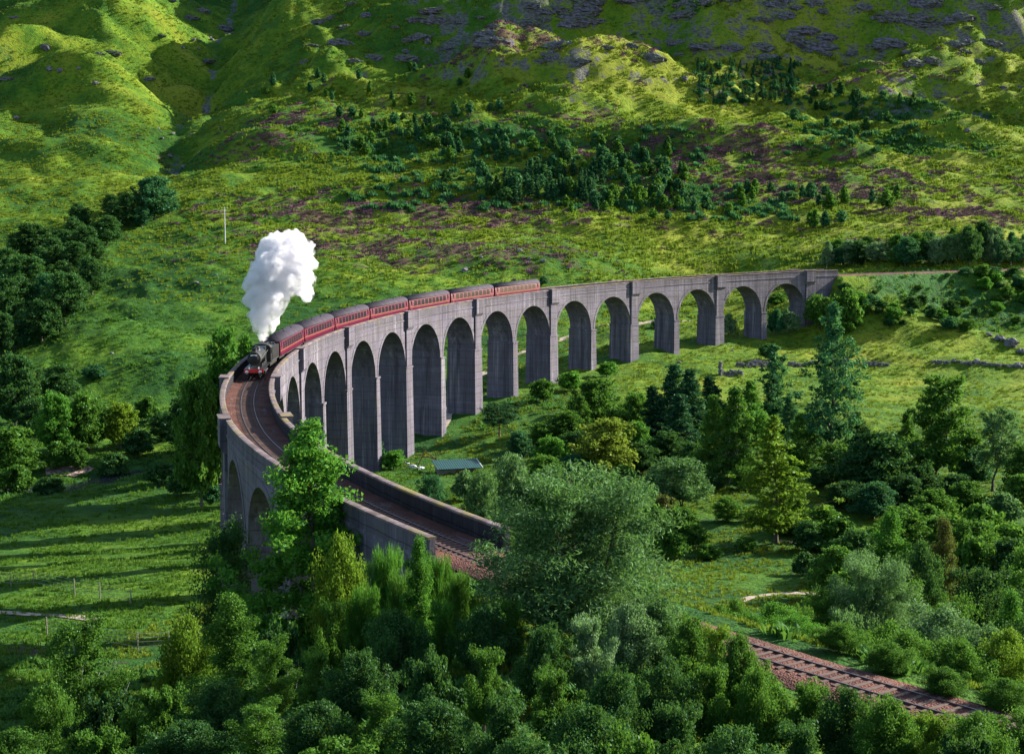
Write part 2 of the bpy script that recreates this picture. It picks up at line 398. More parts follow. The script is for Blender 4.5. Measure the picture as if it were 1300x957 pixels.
M = {}
M['ground'] = ground_mat(); M['concrete'] = concrete_mat(k=.52); M['coping'] = coping_mat(); M['parapet'] = concrete_mat('stained_parapet', .42, .5); M['sooty_shaded'] = concrete_mat('sooty_shaded_parapet_face', .11, .8); M['ballast'] = ballast_mat()
M['rail'] = flat('worn_rail_steel', (.16, .12, .13), .42, .3, .7); M['sleeper'] = flat('old_sleeper', (.10, .065, .055), .9, .4, 0, .2, 3)
M['maroon'] = flat('maroon_paint', (.090, .003, .024), .38, .15, 0, .5, .5); M['cream'] = flat('yellow_lining', (.28, .13, .02), .5, .1)
M['roof'] = flat('grey_coach_roof', (.034, .028, .042), .8, .3, 0, .15, .6); M['black'] = flat('black_paint', (.006, .006, .008), .4, .3, 0, .5, 1)
M['soot'] = flat('sooty_iron', (.009, .0085, .009), .65, .4, 0, .4, 2); M['red'] = flat('buffer_beam_red', (.45, .012, .012), .45, .15); M['steel'] = flat('bright_steel', (.5, .5, .52), .3, .15, .9)
M['white'] = flat('white_paint', (.75, .75, .72), .6, .1); M['coal'] = flat('coal', (.012, .012, .013), .6, .5, 0, .5, 4); M['brass'] = flat('brass', (.6, .4, .1), .35, .1, .9)
tg = NT('coach_glass'); M['glass'] = tg.pbr((.008, .010, .014), .25, None, 0, .25)
M['bark'] = bark_mat('grey_brown_bark', (.035, .028, .022), (.13, .11, .09)); M['birchbark'] = bark_mat('birch_bark', (.10, .09, .08), (.48, .46, .43)); M['pinebark'] = bark_mat('pine_bark', (.06, .035, .022), (.20, .10, .055))
M['leaf_mid'] = leaf_mat('leaf_mid_green', (0.014, 0.06, 0.01), (0.082, 0.2, 0.024), 0.42)
M['leaf_dark'] = leaf_mat('leaf_dark_green', (0.007, 0.034, 0.012), (0.036, 0.11, 0.028), 0.32)
M['leaf_bright'] = leaf_mat('leaf_bright_green', (0.016, 0.085, 0.012), (0.09, 0.265, 0.028), 0.45)
M['leaf_teal'] = leaf_mat('leaf_blue_green', (0.008, 0.052, 0.026), (0.038, 0.15, 0.06), 0.35)
M['leaf_willow'] = leaf_mat('leaf_silver_willow', (0.022, 0.075, 0.022), (0.11, 0.22, 0.075), 0.38, (0.21, 0.31, 0.17))
M['leaf_yellow'] = leaf_mat('leaf_yellowing', (0.065, 0.105, 0.012), (0.2, 0.26, 0.03), 0.42, (0.26, 0.25, 0.04))
M['leaf_lime'] = leaf_mat('leaf_lime_green', (0.042, 0.11, 0.008), (0.17, 0.26, 0.02), 0.45)
M['leaf_brown'] = leaf_mat('leaf_russet', (0.045, 0.045, 0.012), (0.12, 0.105, 0.03), 0.35)
M['needle'] = leaf_mat('needle_dark', (0.006, 0.034, 0.018), (0.024, 0.096, 0.04), 0.2)
M['rock'] = None
t = NT('grey_rock'); c = t.coord(); n = t.noise(c, 1.4, 6, .7); n2 = t.noise(c, .5, 4, .6)
M['rock'] = t.pbr(t.mix(t.rng(n2, .5, .7, 0, .6), t.mix(t.rng(n, .35, .65), (.055, .052, .062), (.19, .185, .20)), (.05, .055, .025)), .95, t.bump(n, .8, .12), 0, .2)
t = NT('river_water'); c = t.coord(); n = t.noise(t.mapping(c, (1, 1.6, 1)), 1.6, 4, .6)
M['water'] = t.pbr((.025, .03, .035), .12, t.bump(n, .35, .08), 0, .6)
t = NT('pale_gravel'); c = t.coord(); n = t.noise(c, .8, 5, .65); v = t.voro(c, 5.0)
M['gravel'] = t.pbr(t.mix(t.rng(n, .3, .7), (.20, .155, .12), (.36, .30, .25)), .95, t.bump(v, .7, .06), 0, .2)
t = NT('stony_bank'); c = t.coord(); n = t.noise(c, .9, 5, .7); v = t.voro(c, 1.8)
M['shingle'] = t.pbr(t.mix(t.rng(n, .35, .65), (.12, .08, .075), (.34, .24, .22)), .95, t.bump(v, 1, .25), 0, .2)

# ------------------------------------------------------------------ the ground
def build_ground():
    ny, nx = 860, 590
    # rows grow farther apart with distance
    a = 300.0; t = np.linspace(0, 1, ny); y0, y1 = -45.0, 1560.0
    y = y0 + (a * (np.exp(t * math.log((y1 - y0 + a) / a)) - 1))
    w = 95 + .46 * np.maximum(y, 0)
    X = np.linspace(-1, 1, nx)[None, :] * w[:, None]; Y = np.repeat(y[:, None], nx, 1)
    x, yy = X.ravel(), Y.ravel(); z = terrain(x, yy)
    i = np.arange(ny - 1)[:, None] * nx + np.arange(nx - 1)[None, :]
    F = np.stack([i, i + 1, i + 1 + nx, i + nx], -1).reshape(-1, 4)
    me = mesh('ground', np.c_[x, yy, z], F, [M['ground']], True)
    def region(lst):
        r = np.zeros_like(x)
        for (U, V, d, a, b, k) in lst:
            p = at(U, V, d); r = np.maximum(r, k * np.exp(-(((x - p[0]) / a) ** 2 + ((yy - p[1]) / b) ** 2)))
        return r
    rightness = sstep(-40, 120, x)
    dry = .40 + .30 * rightness * sstep(280, 420, yy) - .16 * sstep(820, 980, yy) * sstep(-80, 40, x) - .10 * sstep(120, -20, x) * sstep(560, 300, yy)
    dry += region([(60,105,850,160,60,.30),(200,75,930,90,60,.3),(500,40,950,120,50,.25),(900,140,760,160,60,.22),(930,290,540,120,50,.2),(480,235,590,90,30,.25),(130,285,540,60,20,.15)])
    heather = region([(760,165,710,90,30,.5),(900,215,640,70,26,.62),(1040,250,590,60,24,.62),(420,160,720,150,60,.42),(600,280,550,80,30,.62),(700,130,780,90,35,.66),(980,230,605,150,60,.55),(1240,265,560,60,26,.72),(480,290,545,100,40,.60),(430,325,500,70,34,.62),(620,335,490,60,26,.55),(560,330,495,80,34,.60),(860,250,590,80,30,.55),(330,215,640,50,26,.5),(1000,290,545,60,30,.42),
                      (330,270,555,50,20,.40),(640,190,670,90,40,.45),(1080,130,790,100,40,.45),(350,170,700,60,40,.55),(1150,300,520,40,16,.5),(20,830,128,20,14,.45)])
    bracken = region([(110,415,397,26,14,.6),(190,415,405,26,16,.6),(215,470,365,24,12,.55),(540,200,650,130,60,.52),(780,220,620,140,50,.50),(1200,155,735,60,26,.62),(1110,190,680,60,30,.55),
                      (1190,205,650,50,16,.6),(1180,390,442,70,30,.66),(1290,400,438,60,30,.6),(860,95,850,70,26,.5),(40,90,900,60,26,.5),(230,110,850,36,36,.52),(720,430,400,30,20,.3),(200,600,285,60,20,.6),(150,625,262,70,9,.55),(700,520,330,30,30,.55),(1000,60,880,60,40,.45)])
    Z = z.reshape(ny, nx); gy = np.gradient(Z, axis=0) / np.gradient(Y, axis=0); gx = np.gradient(Z, axis=1) / np.gradient(X, axis=1); sl = np.hypot(gx, gy).ravel()
    rock = .56 * sstep(.85, 1.3, sl) * sstep(560, 760, yy) * (.25 + .75 * sstep(-160, -30, x)) + .16 * sstep(780, 950, yy) * sstep(-60, 100, x) * sstep(-.1, .5, vn(x / 70, yy / 45, 61))
    d, tt = _seg_dist(x, yy, GUL); rock = np.maximum(rock, .62 * np.exp(-(d / 5) ** 2))
    n1 = fbm(x / 80, yy / 80, 101, 3); n2 = fbm(x / 22, yy / 14, 105, 4)
    dry = dry + .30 * n1 + .24 * n2; bracken = bracken + .24 * n2 * (bracken > .05); heather = heather + .24 * fbm(x / 12, yy / 8, 109, 3) * (heather > .05); rock = rock + .2 * n2 * (rock > .05)
    global COVER, _GRID
    _GRID = (y, w, Z, nx)
    def COVER(px, py):
        r = np.clip(np.searchsorted(y, py), 0, ny - 1); c = np.clip(np.round((px / w[r] + 1) / 2 * (nx - 1)).astype(int), 0, nx - 1); k = r * nx + c
        return heather[k], bracken[k], rock[k]
    for nm, arr in (('dry', dry), ('heather', heather), ('bracken', bracken), ('rock', rock)):
        at_ = me.attributes.new(nm, 'FLOAT', 'POINT'); at_.data.foreach_set('value', arr.astype(np.float32))
    o = link('ground', me); tag(o, kind='structure'); return o
GROUND = build_ground()

def ribbon(name, pts, width, mat, lift=.06, step=1.5, rough=.25):
    """strip draped on the ground along a polyline"""
    pts = np.array([p[:2] for p in pts]); L = np.r_[0, np.cumsum(np.hypot(*np.diff(pts, axis=0).T))]
    n = max(3, int(L[-1] / step)); q = np.linspace(0, L[-1], n)
    cx = np.interp(q, L, pts[:, 0]); cy_ = np.interp(q, L, pts[:, 1])
    for _ in range(4): cx[1:-1] = (cx[:-2] + 2 * cx[1:-1] + cx[2:]) / 4; cy_[1:-1] = (cy_[:-2] + 2 * cy_[1:-1] + cy_[2:]) / 4
    tx = np.gradient(cx); ty = np.gradient(cy_); l = np.hypot(tx, ty); nx_, ny_ = -ty / l, tx / l
    wv = width * (1 + rough * fbm(q / 4, q * 0, 5, 3)); wv2 = width * (1 + rough * fbm(q / 4, q * 0 + 9, 6, 3))
    k = np.linspace(-1, 1, 7); off = np.where(k[None] < 0, k[None] * wv[:, None], k[None] * wv2[:, None]) / 2
    X = cx[:, None] + nx_[:, None] * off; Y = cy_[:, None] + ny_[:, None] * off
    Z = surf(X.ravel(), Y.ravel()).reshape(X.shape) + lift
    i = np.arange(n - 1)[:, None] * 7 + np.arange(6)[None]; F = np.stack([i, i + 7, i + 8, i + 1], -1).reshape(-1, 4)
    o = link(name, mesh(name, np.c_[X.ravel(), Y.ravel(), Z.ravel()], F, [mat], True)); tag(o, kind='structure'); return o
ribbon('path', [cast(-60, 776), cast(0, 779), cast(40, 780), cast(92, 783), cast(130, 790)], 1.5, M['gravel'], .09)
ribbon('path', [cast(940, 764), cast(965, 757), cast(990, 753), cast(1030, 755), cast(1070, 760)], 1.3, M['gravel'], .09)
ribbon('path', [cast(560, 545), cast(600, 485), cast(640, 458), cast(700, 436), cast(745, 418), cast(800, 414), cast(860, 410), cast(900,407)], 2.2, M['gravel'], .16)
ribbon('path', [cast(985, 688), cast(1010, 690), cast(1040, 693)], 1.5, M['gravel'], .1)
# river: water surface lies in its cut
def river():
    pts = np.array(RIVER); L = np.r_[0, np.cumsum(np.hypot(*np.diff(pts, axis=0).T))]; n = 160; q = np.linspace(0, L[-1], n)
    cx = np.interp(q, L, pts[:, 0]); cy_ = np.interp(q, L, pts[:, 1])
    tx = np.gradient(cx); ty = np.gradient(cy_); l = np.hypot(tx, ty); a, b = -ty / l, tx / l
    zc = terrain(cx, cy_) + .75
    zc = np.convolve(np.r_[[zc[0]] * 20, zc, [zc[-1]] * 20], np.ones(41) / 41, 'valid')
    V = np.r_[np.c_[cx - a * 5, cy_ - b * 5, zc], np.c_[cx + a * 5, cy_ + b * 5, zc]]
    i = np.arange(n - 1); F = np.stack([i, i + n, i + n + 1, i + 1], -1)
    tag(link('river', mesh('river', V, F, [M['water']], True)), kind='structure')
river()
ribbon('gravel_bank', [cast(58, 601), cast(75, 600), cast(92, 601), cast(108, 603)], 6.0, M['shingle'], .25, 1.0, .6)

# ------------------------------------------------------------------ the viaduct
HW = 3.05          # half width over the faces
def sweep(prof, s0, s1, ds=2.0, closed=True, zf=ztop):
    """profile of (offset, dz) carried along the line"""
    n = max(2, int(math.ceil((s1 - s0) / ds)) + 1); ss = np.linspace(s0, s1, n); k = len(prof); V = []; F = []
    for s in ss:
        z = float(zf(s)); V += [tp(s, o, z + h) for o, h in prof]
    for i in range(n - 1):
        for j in range(k if closed else k - 1):
            a = i * k + j; b = i * k + (j + 1) % k; F.append((a, b, b + k, a + k))
    if closed: F += [tuple(range(k))[::-1], tuple(range((n - 1) * k, n * k))]
    return V, F
def rect(o0, o1, h0, h1): return [(o0, h0), (o1, h0), (o1, h1), (o0, h1)]

viaduct = link('viaduct', None, None, tp(170, 0, 0))
tag(viaduct, 'long curved concrete railway viaduct of twenty-one round arches crossing the valley', 'viaduct')
def vpart(name, V, F, mats, midx=None, smooth=False):
    V = np.array(V, float) - np.array(viaduct.location)
    return link(name, mesh(name, V, F, mats, smooth, midx), viaduct)
ARCH = []
for k in range(11):
    ARCH.append(k * BAY + KING / 2 + SPAN / 2)
    if k < 10: ARCH.append((k + 1) * BAY - KING / 2 - SPAN / 2)
CROWN = 3.15; RAD = SPAN / 2; SPRING = CROWN + RAD
def arch_span(sc):
    """spandrel walls, soffit and deck slab over one opening"""
    lo = sc - RAD - PLAIN / 2 if True else 0
    hi = sc + RAD + PLAIN / 2
    V = []; F = []
    n = 28
    th = np.linspace(math.pi, 0, n + 1)
    ss = sc + RAD * np.cos(th); zl = -SPRING + RAD * np.sin(th)
    # neighbours: a plain pier shares its half, a king pier carries its own block
    s_a = [ss[0]] ; z0 = float(ztop(sc))
    for sgn in (-1, 1):
        b = len(V)
        for s, z in zip(ss, zl): V.append(tp(s, sgn * HW, z0 + z)); V.append(tp(s, sgn * HW, float(ztop(s)) - 1.5))
        for i in range(n):
            a = b + 2 * i; f = (a, a + 2, a + 3, a + 1); F.append(f if sgn > 0 else f[::-1])
    m = 2 * (n + 1)
    for i in range(n):
        a = 2 * i; F.append((a, m + a, m + a + 2, a + 2))
        F.append((a + 1, a + 3, m + a + 3, m + a + 1))
    return V, F
def ring(sc, sgn):
    V = []; F = []; n = 28; z0 = float(ztop(sc)) - SPRING
    for i in range(n + 1):
        t = math.pi * (1 - i / n)
        for r, o in ((RAD - .02, HW - .05), (RAD + .62, HW - .05), (RAD + .62, HW + .07), (RAD - .02, HW + .07)):
            V.append(tp(sc + r * math.cos(t), sgn * o, z0 + r * math.sin(t)))
    for i in range(n):
        for j in range(4):
            a = i * 4 + j; b = i * 4 + (j + 1) % 4; F.append((a, b, b + 4, a + 4))
    F += [(3, 2, 1, 0), tuple(n * 4 + j for j in range(4))]
    return V, F
def block(s0, s1, o0, o1, z0, z1, bat=0.0):
    """six-sided block on the line; bat spreads its foot"""
    V = []
    for z, e in ((z0, bat), (z1, 0)):
        for s in (s0 - e, s1 + e):
            for o in (o0 - e, o1 + e): V.append(tp(s, o, z))
    F = [(0, 1, 3, 2), (4, 6, 7, 5), (0, 4, 5, 1), (2, 3, 7, 6), (0, 2, 6, 4), (1, 5, 7, 3)]
    return V, F
def merge(*parts):
    V = []; F = []
    for v, f in parts:
        b = len(V); V += list(v); F += [tuple(i + b for i in q) for q in f]
    return V, F
for sc in ARCH:
    Va, Fa = arch_span(sc); vpart('arch_span', Va, Fa, [M['concrete']])
    for sgn in (-1, 1): vpart('arch_ring', *ring(sc, sgn), [M['concrete']])
PIERS = [(k * BAY, KING, True) for k in range(11)] + [((k + .5) * BAY, PLAIN, False) for k in range(10)]
for s, th, king in sorted(PIERS):
    zt = float(ztop(s)); p, nn = frame(s)
    g = min(hgt(p[0] + nn[0] * o, p[1] + nn[1] * o) for o in (-3.4, 0, 3.4)) - 2.0
    zs = zt - SPRING
    if king and (s < 1): pass
    parts = [block(s - th / 2, s + th / 2, -HW, HW, zs, zt - 1.5)]
    e = .28
    if g < zs - .5:
        parts.append(block(s - th / 2 - .18, s + th / 2 + .18, -HW - e, HW + e, g, zs - .35, .012 * (zs - g)))
        parts.append(block(s - th / 2 - .30, s + th / 2 + .30, -HW - e - .12, HW + e + .12, zs - .35, zs))
    Vm, Fm = merge(*parts); vpart('king_pier' if king else 'pier', Vm, Fm, [M['concrete']])
    if king and s < 330:
        for sgn in (-1, 1):
            o0, o1 = HW - .1, HW + .30
            pil = block(s - th / 2 + .1, s + th / 2 - .1, min(sgn * o0, sgn * o1), max(sgn * o0, sgn * o1), zs + .02, zt - 3.4)
            vpart('pilaster', *pil, [M['concrete']])
            # refuge carried out on the pilaster
            V = []; w = th / 2 + .15
            prof = [(HW - .05, -3.75), (HW + .32, -3.6), (HW + .75, -3.0), (HW + .75, .02), (HW - .05, .02)]
            for ds_ in (-w, w): V += [tp(s + ds_, sgn * o, zt + h) for o, h in prof]
            n = len(prof); F = [tuple(range(n))[::-1], tuple(range(n, 2 * n))] + [(i, (i + 1) % n, n + (i + 1) % n, n + i) for i in range(n)]
            rf = vpart('refuge', V, F, [M['concrete']])
            V, F = block(s - w - .1, s + w + .1, min(sgn * (HW - .45), sgn * (HW + .83)), max(sgn * (HW - .45), sgn * (HW + .83)), zt + .02, zt + .14)
            c = vpart('refuge_cap', V, F, [M['coping']])
# abutments
for s0, s1 in ((V_START, -KING / 2 - .03), (ARCH[-1] + RAD + .02, V_END)):
    parts = []
    n = max(1, int((s1 - s0) / 4)); q = np.linspace(s0, s1, n + 1)
    z = min(min(hgt(*tp(s, o, 0)[:2]) for o in (-3, 0, 3)) for s in q) - 2
    V, F = [], []
    for s in q: V += [tp(s, -HW, z), tp(s, HW, z), tp(s, HW, float(ztop(s)) - 1.5), tp(s, -HW, float(ztop(s)) - 1.5)]
    for i in range(n):
        for j in range(4): a = i * 4 + j; b = i * 4 + (j + 1) % 4; F.append((a, b, b + 4, a + 4))
    F += [(3, 2, 1, 0), tuple(n * 4 + j for j in range(4))]
    vpart('abutment', V, F, [M['concrete']])
for sgn in (-1, 1):
    # parapet in lengths between the refuges, coping on top
    cuts = [V_START] + [k * BAY for k in range(11)] + [V_END]
    for a, b in zip(cuts[:-1], cuts[1:]):
        o = [(sgn * 2.62, -1.62), (sgn * (HW + .003), -1.62), (sgn * (HW + .003), -.18), (sgn * 2.62, -.18)]
        Vp, Fp = sweep(o, a, b - .02, 2.0); vpart('parapet', Vp, Fp, [M['parapet'], M['sooty_shaded']], [1 if (i % 4) == 3 and i < len(Fp) - 2 else 0 for i in range(len(Fp))])  # inner faces darker: soot plus their shade put into the colour
        o = [(sgn * 2.54, -.18), (sgn * (HW + .10), -.18), (sgn * (HW + .10), -.03), (sgn * (HW - .1), 0), (sgn * 2.64, 0), (sgn * 2.54, -.03)]
        vpart('coping', *sweep(o, a, b - .02, 2.0), [M['coping']])
    o = [(sgn * (HW - .02), -1.78), (sgn * (HW + .12), -1.72), (sgn * (HW + .12), -1.5), (sgn * (HW - .02), -1.45)]
    vpart('string_course', *sweep(o, V_START, V_END, 2.0), [M['concrete']])

# ------------------------------------------------------------------ the railway track
S0, S1 = -190.0, 452.0
track = link('railway_track', None, None, tp(340, 0, float(zrail(340)) - .2))
tag(track, 'single railway track on red stone ballast running along the viaduct deck', 'railway track')
def tpart(name, V, F, mats, **k):
    V = np.array(V, float) - np.array(track.location)
    return link(name, mesh(name, V, F, mats, **k), track)
# ballast bed (deck width on the viaduct, shouldered elsewhere)
V = []; F = []; ss = np.arange(S0, S1 + .01, 1.5)
for s in ss:
    on = 1.0 if V_START < s < V_END else 0.0
    w = 2.61 if on else 2.5; e = -.09 if on else -.40; z = float(zrail(s))
    nz = [.05 * float(vn(np.array([s * .5 + 9 * j]), np.array([j * 3.1]), 77)[0]) for j in range(7)]
    prof = [(-w, e), (-1.9, -.14), (-1.3, -.10), (0, -.10), (1.3, -.10), (1.9, -.14), (w, e)]
    V += [tp(s, o, z + h + nz[j]) for j, (o, h) in enumerate(prof)]
for i in range(len(ss) - 1):
    for j in range(6): a = i * 7 + j; F.append((a, a + 7, a + 8, a + 1))
tpart('ballast', V, F, [M['ballast']], smooth=True)
for o in (-.75, .75):
    prof = [(o - .07, -.16), (o + .07, -.16), (o + .07, -.13), (o + .02, -.11), (o + .02, -.045), (o + .036, -.035), (o + .036, 0), (o - .036, 0), (o - .036, -.035), (o - .02, -.045), (o - .02, -.11), (o - .07, -.13)]
    tpart('rail', *sweep(prof, S0, S1, 2.0, True, zrail), [M['rail']])
b = MB(); b.box(-1.3, 1.3, -.13, .13, -.2, -.045, 0, .02); sl_me = b.me('sleeper', [M['sleeper']])
allS = np.arange(S1 - .4, S0, -.72)
for i, s in enumerate(allS[:295]):
    p, nn = frame(s); ang = math.atan2(nn[1], nn[0]); z = float(zrail(s))
    o = link('sleeper', sl_me, track, np.array(tp(s, 0, z)) - np.array(track.location), (0, 0, ang + random.uniform(-.01, .01)))
bv = np.array(b.V); VV = []; FF = []
for s in allS[295:]:
    p, nn = frame(s); z = float(zrail(s)); t2 = np.array([-nn[1], nn[0]])
    base = len(VV); VV += [(p[0] + v[0] * nn[0] + v[1] * t2[0], p[1] + v[0] * nn[1] + v[1] * t2[1], z + v[2]) for v in bv]
    FF += [tuple(i + base for i in f) for f in b.F]
tag(tpart('distant_sleepers', VV, FF, [M['sleeper']]), kind='stuff')

# ------------------------------------------------------------------ the train
def heading(s, L):
    a = np.array(tp(s - L * .36, 0, 0)); c = np.array(tp(s + L * .36, 0, 0)); d = c - a
    return ((a + c) / 2)[:2], math.atan2(d[1], d[0])
COACH_L = 19.7
def coach_meshes():
    L = COACH_L / 2; me = {}
    # body: section of a tumble-home side
    sec = [(-1.28, .95), (-1.38, 1.35), (-1.41, 1.9), (-1.39, 2.5), (-1.33, 3.05), (1.33, 3.05), (1.39, 2.5), (1.41, 1.9), (1.38, 1.35), (1.28, .95)]
    n = len(sec); V = [(x, y, z) for x in (-L + .12, L - .12) for y, z in sec]
    F = [tuple(range(n)), tuple(range(2 * n - 1, n - 1, -1))] + [(i, n + i, n + (i + 1) % n, (i + 1) % n) for i in range(n)]
    me['body'] = mesh('coach_body', V, F, [M['maroon']])
    sec = [(-1.36, 3.04)] + [(1.36 * math.cos(t) * -1, 3.08 + .78 * math.sin(t)) for t in np.linspace(.12, math.pi - .12, 11)] + [(1.36, 3.04)]
    n = len(sec); V = [(x, y, z) for x in (-L + .1, L - .1) for y, z in sec]
    F = [tuple(range(n)), tuple(range(2 * n - 1, n - 1, -1))] + [(i, n + i, n + (i + 1) % n, (i + 1) % n) for i in range(n)]
    me['roof'] = mesh('coach_roof', V, F, [M['roof']], True)
    b = MB(); b.lathe([(.12, 0), (.17, .05), (.15, .14), (.02, .17)], n=8); me['vent'] = b.me('roof_vent', [M['roof']])
    b = MB(); b.box(-.62, .62, -.03, .03, -.50, .50, 0, .015); me['window'] = b.me('coach_window', [M['glass']])
    b = MB()
    for x0, x1, z0, z1 in ((-.66, .66, .50, .54), (-.66, .66, -.54, -.50), (-.66, -.62, -.50, .50), (.62, .66, -.50, .50), (-.61, .61, .22, .245)): b.box(x0, x1, -.035, .035, z0, z1)
    me['window_frame'] = b.me('window_frame', [M['maroon']])
    b = MB(); b.box(-.30, .30, -.03, .03, -1.0, 1.0, 0, .015); b.box(-.21, .21, -.045, .045, .1, .85, 1); b.box(.18, .25, -.07, .07, -.12, -.02, 2)
    me['door'] = b.me('coach_door', [M['maroon'], M['glass'], M['brass']])
    b = MB(); b.box(-L + .15, L - .15, -.012, .012, -.028, .028); me['line'] = b.me('lining', [M['cream']])
    b = MB(); b.box(-L + .2, L - .2, -1.2, 1.2, .78, .96); b.box(-3, 3, -.8, .8, .42, .8, 0, .08); me['under'] = b.me('underframe', [M['soot']])
    b = MB()
    for y in (-.95, .95): b.box(-1.9, 1.9, y - .09, y + .09, .42, .72)
    b.box(-.3, .3, -.95, .95, .4, .75); me['bogie'] = b.me('bogie', [M['soot']])
    b = MB(); b.lathe([(.46, -.07), (.50, -.06), (.50, -.03), (.46, -.02), (.46, .06), (.12, .08)], 'x', n=14)
    V = [(v[1], v[0], v[2]) for v in b.V]; me['wheel'] = mesh('wheel', V, b.F, [M['soot']])
    b = MB(); b.box(-.3, .3, -.62, .62, 1.15, 3.3); b.box(-.22, -.1, -.70, .70, 1.05, 3.4); b.box(.1, .22, -.70, .70, 1.05, 3.4); me['gang'] = b.me('gangway', [M['black']])
    return me
CM = coach_meshes()
def make_coach(s, label):
    z = float(zrail(s)); (x, y), a = heading(s, COACH_L)
    dz = (float(zrail(s + 7)) - float(zrail(s - 7))) / 14
    r = link('railway_coach', None, None, (x, y, z), (0, -math.atan(dz), a)); tag(r, label, 'train coach', 'maroon coaches of the steam train')
    body = link('body', CM['body'], r); rf = link('roof', CM['roof'], r); link('underframe', CM['under'], r)
    for i in range(6): link('roof_vent', CM['vent'], rf, (-7.5 + 3 * i, (.35 if i % 2 else -.35), 3.80))
    for sd in (-1, 1):
        for i in range(9):
            w = link('window', CM['window'], r, (-7.0 + 1.75 * i, sd * 1.385, 2.36), (sd * .045, 0, 0)); link('window_frame', CM['window_frame'], w)
        for x_ in (-8.75, 8.75): link('door', CM['door'], r, (x_, sd * 1.385, 2.0), (0, 0, 0 if sd > 0 else math.pi))
        link('lining', CM['line'], r, (0, sd * 1.412, 1.72))
    for x_ in (-6.9, 6.9):
        bg = link('bogie', CM['bogie'], r, (x_, 0, 0))
        for dx in (-1.3, 1.3):
            for sd in (-1, 1): link('wheel', CM['wheel'], bg, (dx, sd * .75, .5), (0, 0, 0 if sd > 0 else math.pi))
    for e in (-1, 1): link('gangway', CM['gang'], r, (e * (COACH_L / 2 + .0), 0, 0))
    return r
PITCHC = 20.25; REAR = 105.0
names = ['maroon coach at the tail of the steam train', 'maroon coach second from the tail of the train', 'maroon coach third from the tail of the train', 'maroon coach in the middle of the train',
         'maroon coach third behind the locomotive tender', 'maroon coach second behind the locomotive tender', 'maroon coach coupled directly behind the locomotive tender']
for i in range(7): make_coach(REAR + PITCHC * (i + .5), names[i])

